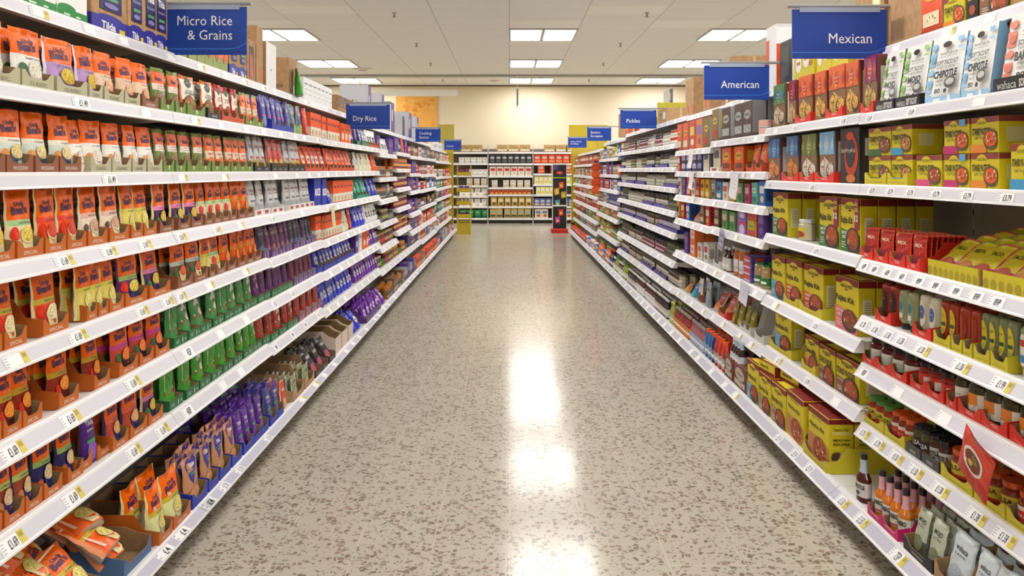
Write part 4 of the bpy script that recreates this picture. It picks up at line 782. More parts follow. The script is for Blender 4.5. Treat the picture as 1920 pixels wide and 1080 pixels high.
PJ('cup', 'dip_pot', 'clear lidded pot with yellow label', .042, .11, '#c9c0a0&', '#dfe2e2&', '#d2c52c', [('e', 0, .3, .4, .22, '#a8442a', 10)])
cat('tripleo', 'triple_pack', 'crinkled orange triple pack in clear wrap', 'rice pouch', lambda seed=1: uncle('#c9b43c*', '#f0641c*', '#ecd9a4', '#e5d27a~', [('p', [(-.46, .9), (.3, .97), (.2, .99), (-.45, .95)], '#f6d8c8*'), ('p', [(-.4, .1), (-.33, .1), (-.38, .5), (-.42, .5)], '#f4cdb8*')], w=.135, h=.175, d=.07, seed=seed, title='3 PACK', fin='#f6a070*'))  # two pale slivers are highlights of the wrap, painted into the print
NP('sauceg', 'marinade_pouch', 'grey-green marinade pouch with black print', 'sauce pouch', '#b4bba6*', '#55584e*', 'MOJO', tc='#2a2a26', sub='TACO SAUCE', food='#77805f~', w=.11, h=.16, d=.03)
NP('saucew', 'marinade_pouch', 'pale blue-white marinade pouch', 'sauce pouch', '#c6d0d4*', '#a9b6bc*', 'wahaca', tc='#4a5256', sub='TACO', food='#aab8be~', w=.13, h=.17, d=.035)
NP('sachet', 'spice_sachet', 'yellow spice sachet with picture', 'spice sachet', '#cfc023*', '#c02a5a*', 'TACO', tc='#2f2a0c', food='#a8482a~', w=.115, h=.16, d=.014)
NP('sachetg', 'spice_sachet', 'yellow spice sachet with green foot', 'spice sachet', '#cfc023*', '#5a9a3c*', 'FAJITA', tc='#2f2a0c', food='#b8703a~', w=.115, h=.16, d=.014)
NP('redsachet', 'spice_sachet', 'glossy red seasoning sachet', 'spice sachet', '#b8281c*', '#d8502a*', 'MIX', tc='#f0d8b0', food='#8a2a3a~', w=.1, h=.13, d=.014)

def tr(key, desc, col, txt=None, **k): cat(key, 'pouch_tray' if key in ('T_classic', 'T_whole', 'T_special', 'T_green', 'T_dgreen') else 'jar_tray' if key in ('T_ppl', 'T_grey') else 'display_tray', desc, 'display tray', lambda seed=1: tray(col, txt, **k))
tr('T_classic', 'sage cream card tray printed CLASSIC', '#b5b291', 'CLASSIC', tcol='#5a5a48')
tr('T_whole', 'brown card tray printed WHOLEGRAIN', '#8f5636', 'WHOLEGRAIN')
tr('T_special', 'rust orange card tray printed SPECIAL', '#c2641c', 'SPECIAL')
tr('T_green', 'olive green card tray', '#6f8a3c', None, art=[('e', 0, .4, .07, .07, '#c9d3a0', 10)])
tr('T_dgreen', 'dark green card tray with white marks', '#23693c', None, notch=False, h=.042, back=.05, art=[('t', -.25, .5, .1, 'RICE', '#cfe4d0', .2), ('e', .12, .5, .03, .09, '#dcead8', 8), ('r', .25, .4, .4, .6, '#7fae88')])
tr('T_black', 'black card tray', '#26262a', None, art=[('r', -.2, .25, .2, .4, '#8a8a8e')])
tr('T_wahaca', 'black card tray with white lettering', '#211f20', None, w=.2, notch=False, h=.045, art=[('t', -.25, .5, .13, 'wahaca', '#d8d8d4', .35), ('t', .2, .5, .12, 'SOFT TACO KIT', '#e4e4e0', .44, .03)])
tr('T_orange', 'orange card tray', '#c4491a', None)
tr('T_purple', 'purple card tray with pale marks', '#5f3578', None, h=.045, inner='#a9a4b4', art=[('e', -.2, .35, .04, .12, '#d9cfe4', 8), ('e', .2, .35, .04, .12, '#d9cfe4', 8)])
tr('T_pink', 'plum pink card tray with pale marks', '#8a3a5a', None, h=.045, inner='#b9b2b4', art=[('e', -.2, .35, .04, .12, '#ead4dc', 8), ('e', .2, .35, .04, .12, '#ead4dc', 8)])
tr('T_blue', 'royal blue card tray', '#2438a8', None, h=.06)
tr('T_white', 'white card tray with red mark', '#e6e4e0', None, h=.035, notch=False, inner='#cfccc4', art=[('r', -.25, .25, .25, .75, '#b84a44')])
tr('T_red', 'red card tray with fine white lines', '#dc2f1e', None, inner='#a87a50@', art=[('p', [(-.4, .3), (-.2, .1), (-.19, .13), (-.38, .32)], '#f0b0a0'), ('t', .05, .4, .08, 'MEAL', '#f4d8d0', .3)])
tr('T_yellow', 'yellow card tray', '#cfc22a', None, inner='#a8926a@', art=[('r', -.4, .2, .4, .3, '#b8a824')])
tr('T_ppl', 'indigo card tray with lilac blocks', '#33309a', None, notch=False, h=.035, back=.05, inner='#5a5080', art=[('r', .3, .2, .42, .8, '#d87a8a'), ('r', -.3, .4, .1, .6, '#8a88d0')])
tr('T_grey', 'charcoal card tray', '#454744', None, notch=False, h=.04, back=.05, art=[('r', -.2, .3, .2, .6, '#8a8c86')])
tr('T_magenta', 'magenta card tray', '#cf1f6e', None, h=.045, art=[('r', -.3, .4, .3, .55, '#f080b0')])
tr('T_tblue', 'dull blue card tray', '#4a6a94', None, w=.2, h=.06, back=.085)
tr('T_kraft', 'open brown card tray', '#b28e66@', None, h=.06, back=.16)
tr('T_kraftw', 'open tan card tray with white edge', '#dccabb', None, h=.12, back=.17, notch=False, inner='#8a7046@')
tr('T_whitebox', 'tall open white display box', '#dedcd8', None, h=.05, back=.2, inner='#c9c6c0')
tr('T_teal', 'teal card tray', '#149078', None)
cat('T_parti', 'display_tray', 'yellow shelf display with a rear header card', 'display tray', lambda seed=1: yellow_display())
def yellow_display():
    m = MB(); w, d = .42, .34; c = '#cfc122'; k = '#a88a5a@'
    m.box(-w/2, w/2, -d/2, -d/2+.004, 0, .055, c, back=k); m.box(-w/2, w/2, d/2-.004, d/2, 0, .14, k)
    m.box(-w/2+.03, w/2-.12, d/2-.01, d/2-.005, .14, .2, c)
    for x in (-w/2, -w/6, w/6, w/2-.004):
        pts = [(-d/2, .05), (-d/2+.1, .055), (-d/2+.2, .085), (d/2, .12)]
        o_ = [(x, -d/2, 0)]+[(x, y, z) for y, z in pts]+[(x, d/2, 0)]; m.poly(o_, k); m.poly([(a+.004, b, q) for a, b, q in o_][::-1], k)
    m.poly([(-w/2, -d/2, .003), (w/2, -d/2, .003), (w/2, d/2, .003), (-w/2, d/2, .003)], k)
    fn = lambda u, v, l: (u, -d/2-l, v)
    for q in range(9): m.disc(fn, -.19+.047*q, .016, .018, .018, '#a8961a', .0008, (w/2, 0, .055), 10)
    return [('display_tray', m)], (w, d, .2)
bx('yelskull', 'patterned_carton', 'yellow carton with white skull-like blobs', 'carton', .22, .16, .3, '#cfc22a', [('e', -.25, .55, .15, .2, '#f0eee6', 10), ('e', .15, .65, .15, .2, '#f0eee6', 10), ('e', -.3, .6, .04, .05, '#c0303a', 8), ('e', -.2, .6, .04, .05, '#c0303a', 8), ('e', .1, .7, .04, .05, '#c0303a', 8), ('e', .2, .7, .04, .05, '#c0303a', 8), ('t', .4, .5, .12, '01', '#b03a2a', .15, .03)])
bx('noirbox', 'carton', 'black and white carton with pink figure', 'carton', .2, .26, .26, '#222124', [('r', -.3, .2, .3, .85, '#3a3a3d')], side='#e9e9e6', sideart=[('r', -.3, .1, .44, .92, '#3a3b3e'), ('e', .1, .55, .2, .3, '#e0c4c4', 14), ('t', .07, .28, .14, 'Nouri', '#f4f4f2', .5, .03)])
bx('redwhite', 'carton', 'large white carton with red edge stripes', 'carton', .26, .4, .3, '#ececf0', [('r', -.5, .2, -.2, .8, '#e2562a')], side='#f0f0f4', sideart=[('r', -.5, .0, -.38, .7, '#e2562a'), ('r', -.5, .96, .5, 1, '#d8d8de')])
bx('bpnk2', 'crisp_box', 'orange and white tall sweet box', 'carton', .12, .12, .08, '#ec7a3a', [('r', -.35, .2, .35, .75, '#eadfd4'), ('r', -.2, .35, .2, .6, '#d8865a')])
NP('sagebag', 'sweet_bag', 'pale green and red bag', 'bag', '#b8c8a8*', '#c2523a*', 'x', tc='#4a6a3a', w=.18, h=.3, d=.1)
# ------------------------------------------------------------------ shelving bays
# u = distance from the middle of the aisle (out to the back of the shelves), Y = distance down the aisle
SIDE = {
 'rice': dict(s=-1, front=1.32, base=1.19, top=1.42, back=1.80, y0=3.13, zb=.145, cam=lambda y: y),
 'kit': dict(s=1, front=1.48, base=1.355, top=1.585, back=1.98, y0=3.37, zb=.105)}
NB = 13; BW = 1.25
LV = {'rice': {}, 'kit': {}}
for b in range(0, 3): LV['rice'][b] = [.165, .528, .768, 1.0, 1.237, 1.472, 1.709, 1.975]
LV['rice'][2] = [.165, .515, .762, .99, 1.235, 1.472, 1.709, 1.975]
for b in (3, 4): LV['rice'][b] = [.165, .49, .752, .98, 1.23, 1.474, 1.703, 1.975]
LV['rice'][5] = [.165, .456, .688, .928, 1.176, 1.405, 1.66, 1.945]
LV['rice'][6] = [.165, .456, .76, 1.03, 1.27, 1.5, 1.7, 1.945]
LV['rice'][7] = [.165, .456, .66, .9, 1.2, 1.44, 1.68, 1.945]
for b in (8, 9): LV['rice'][b] = [.165, .43, .66, .93, 1.19, 1.42, 1.68, 1.945]
for b in (10, 11, 12): LV['rice'][b] = [.165, .45, .7, .96, 1.15, 1.36, 1.66, 1.9]
LV['kit'][0] = [.15, .42, .671, .869, 1.107, 1.42, 1.716, 2.0]
LV['kit'][1] = [.15, .47, .761, 1.117, 1.42, 1.72, 1.98]
LV['kit'][2] = [.15, .45, .776, 1.07, 1.268, 1.47, 1.69, 1.97]
LV['kit'][3] = [.15, .44, .776, 1.06, 1.265, 1.47, 1.65, 1.96]
for b in (4, 5, 6): LV['kit'][b] = [.15, .43, .66, .913, 1.11, 1.32, 1.508, 1.72, 1.97]
for b in (7, 8): LV['kit'][b] = [.15, .5, .8, .98, 1.2, 1.42, 1.66, 1.93]
for b in (9, 10, 11, 12): LV['kit'][b] = [.15, .42, .62, .83, 1.03, 1.2, 1.38, 1.6, 1.85]
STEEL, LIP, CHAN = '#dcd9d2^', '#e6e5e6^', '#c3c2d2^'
def strip_mesh(L, drop, lean, th=.045):
    """ticket strip along +x, front towards -y, top edge at z = 0"""
    m = MB()
    pr = [(.018, .004), (.004, .004), (0, 0), (-lean*.12, -th*.14), (-lean*.85, -th*.82), (-lean, -th*.9), (-lean-.001, -th), (.018, -th)]
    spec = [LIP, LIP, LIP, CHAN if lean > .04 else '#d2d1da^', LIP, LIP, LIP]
    rows_ = [[(x, y, z) for x in (0, L)] for y, z in pr]
    m.grid(rows_[::-1], lambda i, j: spec[::-1][i], smooth=False)
    for x in (0, L): q = [(x, y, z) for y, z in pr]; m.poly(q if x == 0 else q[::-1], LIP)
    return m
def ticket_mesh(txt, yel, th=.045, lean=.012, w=.075, big=False):
    m = MB(); a, b = -th*.16, -th*.8; ya, yb = -lean*.14-.0012, -lean*.83-.0012
    fn = lambda u, v, l: (u, ya+(yb-ya)*((v-a)/(b-a))-l, v)
    m.patch(fn, 0, w, b, a, '#f6f6f8', 0, 1, 1)
    if yel: m.patch(fn, w*.74, w*1.0, b, a, '#d8c860', .0006, 1, 1); m.patch(fn, w*.78, w*.96, (a+b)/2, a-.004, '#b09c3c', .0009, 1, 1)
    for k in range(4): m.patch(fn, .003, .018 if k % 2 else .014, b+.003+.007*k, b+.0055+.007*k, '#b8b8c0', .0007, 1, 1)
    if txt: m.text(fn, w*(.5 if yel else .62), (a+b)/2, th*(.5 if big else .44), txt, '#1c1c20', .0011, wid=w*(.36 if yel else .5)*(.75 if len(txt) < 4 else 1), bold=.01)
    return m
_TK = {}
LV['rice'][-1] = LV['rice'][0]; LV['kit'][-1] = LV['kit'][0]
def bay_name(side, b): return f'{side} bay ahead of the first' if b < 0 else f'{ORD[b]} {side} bay'
def level_name(side, b, k):
    n = len(LV[side][b])
    return 'top shelf' if k == n-1 else 'bottom shelf' if k == 0 else f'{ORD[n-1-k]} shelf down'
TAGS = {}
def add_tags(side, b, k, *lst): TAGS[(side, b, k)] = lst
BAYDESC = {('rice', 0): 'stocked with orange pouches, under the Micro Rice sign', ('kit', 0): 'stocked with yellow kits and salsa, under the Mexican sign'}
SHELF_ORG = {}
def frame_pos(side, b):
    sd = SIDE[side]; y0 = sd['y0']+(b-1)*BW
    return sd, y0
def build_bay(side, b):
    sd, ya = frame_pos(side, b); s = sd['s']; yb = ya+BW; g = .002
    # local frame: x along the aisle seen from the aisle, y from the aisle into the shelves
    if s < 0: org, rz = (0, ya, 0), PI/2
    else: org, rz = (0, yb, 0), -PI/2
    root = empty('shelving_bay', org, rz)
    tag(root, f'white steel shelving bay, the {bay_name(side, b)}{" counted from the front of the aisle" if b >= 0 else ""}', 'shelving', f'shelving bays of the {side} run')
    kids = []
    bk = MB(); bk.box(g, BW-g, sd['back'], sd['back']+.03, .02, LV[side][b][-1]+.02, '#b5b0a6')
    kids.append(mesh_obj('back_panel', bk, root))
    up = MB(); x = BW-.02 if s < 0 else 0
    up.box(x, x+.02, sd['back']-.03, sd['back']-.001, .0, LV[side][b][-1]+.06, '#c9c5bc^')
    for q in range(22): up.box(x+.007, x+.013, sd['back']-.0308, sd['back']-.0301, .1+.085*q, .13+.085*q, '#3a3835')
    kids.append(mesh_obj('upright', up, root))
    kp = MB(); kp.box(g, BW-g, sd['base']+.2, sd['base']+.22, 0, sd['zb']-.02, '#4a4742'); kids.append(mesh_obj('kick_plate', kp, root))
    for k, z in enumerate(LV[side][b]):
        n = len(LV[side][b]); base = k == 0; top = k == n-1
        f = sd['base']+.03 if base else sd['top'] if top else sd['front']
        sh = MB(); t = .03
        sh.box(g, BW-g, f+.004, sd['back']-.031, z-.006, z, STEEL)
        sh.box(g, BW-g, f+.02, f+.032, z-t, z-.006, STEEL)
        if not base:
            for xx in (g+.001, BW-g-.006):
                m_ = [(f+.02, z-.0062), (f+.02, z-.035), (sd['back']-.05, z-.075), (sd['back']-.032, z-.075), (sd['back']-.032, z-.0062)]
                q = [(xx, y, zz) for y, zz in m_]; q2 = [(xx+.005, y, zz) for y, zz in m_]
                sh.poly(q[::-1], STEEL); sh.poly(q2, STEEL)
                for i in range(5): sh.poly([q[i], q[(i+1) % 5], q2[(i+1) % 5], q2[i]], STEEL)
        so = mesh_obj('shelf', sh, root); kids.append(so); sub = []
        th, lean = (z-sd['zb'], .045) if base else (.042, .010) if z > 1.3 else (.046, .022) if z > .9 else (.05, .03)
        key = ('strip', round(th, 4), lean)
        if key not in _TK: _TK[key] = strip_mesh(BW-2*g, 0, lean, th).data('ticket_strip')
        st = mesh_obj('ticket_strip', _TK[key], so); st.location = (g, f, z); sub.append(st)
        tg = TAGS.get((side, b, k))
        if tg is None:
            R = random.Random(b*31+k+(7 if side == 'kit' else 0))
            nt = 4 if b < 5 else 3
            tg = [((q+.2+.5*R.random())/nt*BW, '' if b > 3 else R.choice(['£1.69', '£1.50', '£1', '£2']) if 0 else '', R.random() < .35) for q in range(nt)] if b < 9 else []
        for (xl, txt, yel) in tg:
            kk = ('t', txt, yel, round(th, 4), lean)
            big = side == 'rice' and txt in ('£4', '65P', '60P', '£1.49', '£3.20')
            if kk not in _TK: _TK[kk] = ticket_mesh(txt, yel, th if not base else th, lean, .1 if yel or big else .08, big or (base and txt)).data('price_ticket')
            o = mesh_obj('price_ticket', _TK[kk], so); xx = xl if s < 0 else BW-xl-.08
            o.location = (min(max(xx, .01), BW-.115), f, z); sub.append(o)
        KIDS[so.name] = sub
    KIDS[root.name] = kids
    return root
def xl(side, b, px, u=None):
    """distance along the bay of a point seen at column px on the shelf edge"""
    sd, ya = frame_pos(side, b); u = u or sd['front']
    return u*F/abs(955-px)-ya
def T(side, b, k, *lst):
    u = SIDE[side]['base'] if k == 0 else SIDE[side]['top'] if k == len(LV[side][b])-1 else None
    TAGS[(side, b, k)] = [(xl(side, b, px, u), t, y) for px, t, y in lst]
T('rice', 0, 6, (132, '£1.49', 0), (260, '', 0))
T('rice', 0, 5, (188, '£1.49', 0))
T('rice', 0, 4, (95, '£1.69', 1), (183, '£1.69', 1), (254, '£1.69', 1))
T('rice', 0, 3, (0, '', 1), (122, '£1.69', 1), (248, '£1.69', 1), (305, '£1.69', 1))
T('rice', 0, 2, (-10, '£1.69', 1), (105, '£1.69', 1), (228, '£1.69', 1))
T('rice', 0, 1, (-10, '£1.69', 1), (110, '£1.69', 1), (230, '£1.69', 1), (286, '£1.69', 1))
T('rice', 0, 0, (237, '£3.20', 0), (301, '£4', 0), (334, '£4', 0))
T('rice', 1, 0, (360, '£4', 0), (388, '£1.59', 0), (417, '£1.59', 0), (446, '£1.59', 0), (500, '£1.59', 0))
T('rice', 1, 1, (335, '60P', 0), (405, '', 0), (440, '', 0))
T('rice', 1, 2, (335, '65P', 0), (400, '', 0), (450, '', 0))
T('rice', 1, 3, (322, '£1.69', 1), (380, '', 1), (450, '', 1)); T('rice', 1, 4, (322, '£1.69', 1), (394, '£1.69', 1), (440, '', 1))
T('rice', 1, 5, (330, '', 1), (412, '', 1)); T('rice', 2, 3, (503, '£1.57', 0), (540, '£1.57', 0), (575, '', 0)); T('rice', 2, 2, (505, '£1.50', 0), (540, '£1.50', 0), (580, '£1.50', 0))
T('rice', 2, 1, (508, '99P', 0), (540, '99P', 0), (565, '99P', 0), (590, '99P', 0)); T('rice', 2, 4, (503, '£1.75', 0), (560, '', 0))
T('kit', 0, 6, (1720, '£3.69', 0), (1640, '£3.69', 0), (1850, '', 0)); T('kit', 1, 5, (1590, '£1.85', 0), (1497, '£1.85', 0), (1460, '', 0))
T('kit', 0, 5, *[(x, '£3.79', 0) for x in (1645, 1680, 1718, 1768, 1828, 1905)]); T('kit', 1, 4, (1448, '£1.85', 0), (1530, '£1.85', 0))
T('kit', 0, 4, *[(x, t, 0) for x, t in ((1632, '60P'), (1652, '60P'), (1677, '60P'), (1705, '60P'), (1738, '89P'), (1770, '89P'), (1810, '89P'), (1850, '89P'), (1890, '89P'))])
T('kit', 1, 3, (1448, '£3.19', 0), (1540, '£3.79', 0)); T('kit', 0, 3, (1627, '£1.70', 0), (1655, '£1.50', 0), (1680, '£1.30', 0), (1705, '£1.28', 0), (1745, '£1.50', 1), (1820, '£1.50', 1), (1900, '£1.99', 1))
T('kit', 0, 2, (1634, '80P', 0), (1700, '', 0), (1790, '', 0)); T('kit', 1, 2, (1462, '', 1), (1540, '£3.19', 0)); T('kit', 1, 1, (1468, '£2', 1), (1525, '£1.99', 0), (1580, '', 0))
T('kit', 0, 1, (1622, '£1.70', 1), (1660, '£1.70', 1), (1695, '£1.50', 1), (1732, '£1.50', 1), (1780, '£1.38', 1), (1850, '£1.38', 1), (1905, '£1.38', 1))
T('kit', 0, 0, (1582, '£1.50', 1), (1618, '£1.50', 1), (1688, '75P', 1)); T('kit', 1, 0, (1462, '£3.19', 0), (1492, '£3.19', 0), (1520, '£3.19', 0))
for b in range(-1, NB):
    for side in ('rice', 'kit'): build_bay(side, b)
# yellow end panels at the far ends of both runs
for side, nm in (('rice', 'beside the Oriental sign'), ('kit', 'beside the Gravy sign')):
    sd = SIDE[side]; s = sd['s']; y = sd['y0']+(NB-1)*BW; m = MB()
    m.box(min(s*(sd['front']-.05), s*2.5), max(s*(sd['front']-.05), s*2.5), y+.02, y+.06, 0, 1.98, '#cdb52a^')
    for q in range(30): m.box(s*(sd['front']-.035)-.006, s*(sd['front']-.035)+.006, y+.0185, y+.0199, .1+.06*q, .13+.06*q, '#6a5c14')
    tag(mesh_obj('end_panel', m), f'mustard yellow end panel closing the {side} run, {nm}', 'end panel')
    m = MB(); zt = 2.0; m.box(*sorted((s*(1.25 if s < 0 else 1.37), s*(1.64 if s < 0 else 2.25))), y+.02, y+.05, 1.985, 2.53, '#d9c22f' if s > 0 else '#c3b24a')
    tag(mesh_obj('header_board', m), f'yellow header board standing over the far end of the {side} run', 'header board')
m = MB(); m.box(1.65, 2.15, 8.92, 8.94, 2.0, 2.24, '#c3b838'); tag(mesh_obj('header_board', m), 'olive yellow board behind the Pickles sign rail', 'header board')
# ------------------------------------------------------------------ stocking the shelves
LOG = []                                 # (thing, key, side, bay, level, row, y)
def proto(key, var):
    c = CAT[key]; ca = c['cache']
    if var not in ca:
        parts, size = c['build'](var+1)
        if c['split']: ca[var] = ([(n, mb.data(n)) for n, mb in parts], size)
        else:
            m = MB()
            for n, p in parts:
                off = len(m.v); m.v += p.v
                for f, mi_, sm in zip(p.f, p.m, p.smooth): m.f.append(tuple(q+off for q in f)); m.m.append(m.mi(p.specs[mi_])); m.smooth.append(sm)
            ca[var] = ([(c['name'], m.data(c['name']))], size)
    return ca[var]
R0 = random.Random(11)
def put(key, side, b, k, Y, u, z, sx=1, rx=0, rz=0, row=0, ry=0, sz=1):
    """one product: Y along the aisle, u out from the middle (centre of the product)"""
    c = CAT[key]; var = R0.randrange(3) if c['cat'].endswith(('pouch', 'packet', 'bag')) else 0
    parts, size = proto(key, var); s = SIDE[side]['s'] if side in SIDE else 0
    base = PI/2 if s < 0 else -PI/2
    if len(parts) == 1:
        o = bpy.data.objects.new(c['name'], parts[0][1]); C.objects.link(o)
    else:
        o = bpy.data.objects.new(c['name'], None); C.objects.link(o); o.empty_display_size = .03
        for n, me in parts:
            q = bpy.data.objects.new(n, me); C.objects.link(q); q.parent = o
    o.location = (s*u, Y, z); o.rotation_euler = (rx, ry, base+rz); o.scale = (sx, 1, sz)
    LOG.append((o, key, side, b, k, row, Y))
    return o
def u_front(side, b, k):
    sd = SIDE[side]; n = len(LV[side][b])
    return sd['base']+.045 if k == 0 else sd['top']+.03 if k == n-1 else sd['front']+.028
def seg(side, b, k, x0, x1, key, n=1, t=None, d=None, lean=None, stack=1, du=0, g=1, rx=None):
    """n products side by side between columns x0 and x1 of the shelf edge, t = tray under them, d = how many deep"""
    uf = u_front(side, b, k)+du; ya, yb = sorted((uf*F/abs(955-x0), uf*F/abs(955-x1)))
    lay(side, b, k, ya, yb, key, n, t, d, lean, stack, uf, rx)
def lay(side, b, k, ya, yb, key, n, t=None, d=None, lean=None, stack=1, uf=None, rx=None):
    z = LV[side][b][k]; uf = uf or u_front(side, b, k)
    _, (w_, dp, h) = proto(key, 0); p = (yb-ya)/n; film = CAT[key]['cat'].endswith(('pouch', 'packet', 'bag'))
    sx = max(.72, min(1.15 if film else 1.4, (p-.004)/w_))
    if d is None: d = (3 if b < 2 else 2) if dp < .06 else (2 if b < 7 else 1)
    room = SIDE[side]['back']-.05-uf
    if t:
        _, (tw, td, th_) = proto(t, 0); nt = max(1, round((yb-ya)/.14)) if n > 1 else 1
        if p > .1: nt = n
        pt = (yb-ya)/nt
        for i in range(nt):
            put(t, side, b, k, ya+(i+.5)*pt, uf+td/2-.012, z+.001, sx=(pt-.003)/tw)
        z += .0045
    for i in range(n):
        for r in range(d):
            if r and dp*(r+1)+.004*r > room: break
            for q in range(stack):
                jz = R0.uniform(-.05, .05) if film else R0.uniform(-.02, .02)
                ln = (R0.uniform(.01, .06) if lean is None else lean) if film else 0
                put(key, side, b, k, ya+(i+.5)*p+(R0.uniform(-.003, .003) if film else 0), uf+dp/2+.002+r*(dp+.006)+(.004 if t else 0)+(R0.uniform(0, .006) if film else 0), z+q*(h+.001)+(.001 if film else .0005), sx=sx*(.97 if film else 1), rx=(-ln if rx is None else rx), rz=jz, row=r)
def row(side, b, k, *segs):
    for s_ in segs: seg(side, b, k, *s_[:3], **(dict(n=s_[3]) if len(s_) > 3 else {}), **(s_[4] if len(s_) > 4 else {}))
def fill(side, b, k, seq, t=None, d=None, stack=None, gap=.004, start=.02):
    """fill a bay from its near end with runs of products"""
    sd, ya = frame_pos(side, b); y = ya+start; end = ya+BW-.015; i = 0
    clear = (LV[side][b][k+1]-LV[side][b][k]-.05) if k+1 < len(LV[side][b]) else .45
    while y < end and i < 60:
        key, n = seq[i % len(seq)][:2]; tk = seq[i % len(seq)][2] if len(seq[i % len(seq)]) > 2 else t
        _, (w_, dp, h) = proto(key, 0); wt = w_+gap
        n = min(n, int((end-y)/wt))
        if n < 1: break
        st = max(1, min(2, int(clear/h))) if stack is None else stack
        if h > clear+.03: st = 1
        lay(side, b, k, y, y+n*wt, key, n, tk, d, None, st)
        y += n*wt+R0.choice((.004, .004, .03)); i += 1
tt = lambda x: dict(t=x)
SP, WG, CL, GR = tt('T_special'), tt('T_whole'), tt('T_classic'), tt('T_green')
# ---- rice run, first bay (orange pouches)
row('rice', 0, 7, (40, 165, 'greenwhite', 2, dict(d=1)), (168, 242, 'tildatray', 1, dict(d=1)), (244, 268, 'tildatray', 1, dict(d=1)))
row('rice', 1, 7, (272, 312, 'tildatray', 2, dict(d=1)), (318, 352, 'sage', 2, dict(d=1)), (354, 428, 'sage', 5, dict(d=1)), (430, 463, 'tildatray', 2, dict(d=1)))
row('rice', 2, 7, (465, 479, 'openred', 1, dict(d=1)), (481, 494, 'krafttall', 1, dict(d=1)), (499, 519, 'whiteedge', 1, dict(d=1)), (541, 557, 'kraft', 1, dict(d=1)))
row('rice', 3, 7, (570, 623, 'wsmall', 7, dict(d=2)), (634, 652, 'jarcrate', 2, dict(d=1)), (655, 668, 'jarcrate', 2, dict(d=1)))
row('rice', 4, 7, (688, 697, 'greypur', 1, dict(d=1)), (714, 721, 'greypur', 1, dict(d=1)))
row('rice', 5, 7, (731, 740, 'greypur', 1, dict(d=1)), (755, 759, 'blackbox', 1, dict(d=1)))
row('rice', 6, 7, (765, 772, 'greypur', 1, dict(d=1))); row('rice', 7, 7, (780, 785, 'greypur', 1, dict(d=1))); row('rice', 8, 7, (795, 803, 'kraftlow', 1, dict(d=1)))
row('rice', 10, 7, (821, 824, 'wsmall', 1), (828, 832, 'wsmall', 2)); row('rice', 11, 7, (836, 841, 'sage', 2, dict(d=1)))
row('rice', 0, 6, (-62, 30, 'basmati', 1, CL), (33, 94, 'basmati', 1, CL), (99, 157, 'pilau', 1, CL), (160, 186, 'pilau', 1, CL), (189, 226, 'brown', 1, CL), (228, 257, 'brown', 1, CL), (261, 291, 'brown', 1, WG), (296, 321, 'lentil', 1, GR))
row('rice', 1, 6, (324, 343, 'lentil', 1, GR), (346, 380, 'quinoa', 1, GR), (385, 409, 'quinoa', 1, tt('T_black')), (412, 454, 'redgrain', 3, tt('T_orange')), (457, 490, 'lentil2', 3, GR), (492, 503, 'tildab', 1))
row('rice', 2, 6, (506, 548, 'tildab', 5, tt('T_blue')), (550, 560, 'sagep', 1), (562, 571, 'sagep', 1), (573, 581, 'redp', 1), (583, 602, 'ubbox', 3))
row('rice', 3, 6, (604, 612, 'ubbox', 1), (615, 637, 'ubbox', 4), (640, 659, 'ubbox2', 3), (661, 664, 'bnavy', 1))
row('rice', 4, 6, (667, 674, 'tildap', 1, tt('T_dgreen')), (676, 691, 'bnavy', 3, tt('T_dgreen')), (692, 709, 'bwhite', 4, tt('T_orange')))
row('rice', 0, 5, (-55, 2, 'whole', 1, WG), (4, 55, 'whole', 1, WG), (58, 103, 'whole', 1, WG), (105, 146, 'whole', 1, WG), (150, 160, 'long', 1, dict(d=3)), (163, 202, 'long', 1, CL), (204, 240, 'long', 1, CL), (242, 268, 'long', 1, CL), (271, 299, 'long', 1, CL), (301, 321, 'lentil', 1, GR))
row('rice', 1, 5, (324, 343, 'lentil', 1, GR), (346, 390, 'lentil', 2, GR), (393, 427, 'lentil2', 2, GR), (429, 470, 'lentil2', 3, GR), (474, 503, 'silver', 3, tt('T_black')))
row('rice', 2, 5, (506, 536, 'silverred', 3, tt('T_black')), (538, 568, 'silver', 3, tt('T_black')), (570, 602, 'borange', 4, tt('T_orange')))
row('rice', 3, 5, (604, 612, 'borange', 1, tt('T_orange')), (615, 662, 'boranget', 7, tt('T_orange')))
row('rice', 4, 5, (667, 674, 'bclear', 1), (676, 698, 'bcream', 4), (700, 708, 'boranget', 2))
row('rice', 0, 4, (-75, -28, 'veg', 1, SP), (-25, 20, 'veg', 1, SP), (24, 74, 'veg', 1, SP), (77, 117, 'tomato', 1, SP), (119, 155, 'tomato', 1, SP), (158, 195, 'mush', 1, SP), (200, 236, 'mush', 1, SP), (240, 262, 'gold', 1, SP), (264, 288, 'gold', 1, SP), (294, 321, 'mexpink', 1, WG))
row('rice', 1, 4, (329, 352, 'mexpink', 1, WG), (354, 376, 'mexpink', 1, WG), (379, 440, 'risotto', 4, WG), (442, 472, 'curry', 2, WG), (474, 503, 'silverplain', 2, tt('T_white')))
row('rice', 2, 4, (506, 528, 'silverplain', 2, tt('T_white')), (538, 586, 'silverplain', 5, tt('T_white')), (590, 602, 'blueC', 1, dict(d=1)))
row('rice', 3, 4, (604, 613, 'blueC', 1, dict(d=1)), (615, 623, 'bbluew', 1, dict(d=2)), (625, 662, 'ubbox', 6))
row('rice', 4, 4, (667, 690, 'bteal', 4, tt('T_teal')), (692, 709, 'bbluew', 3))
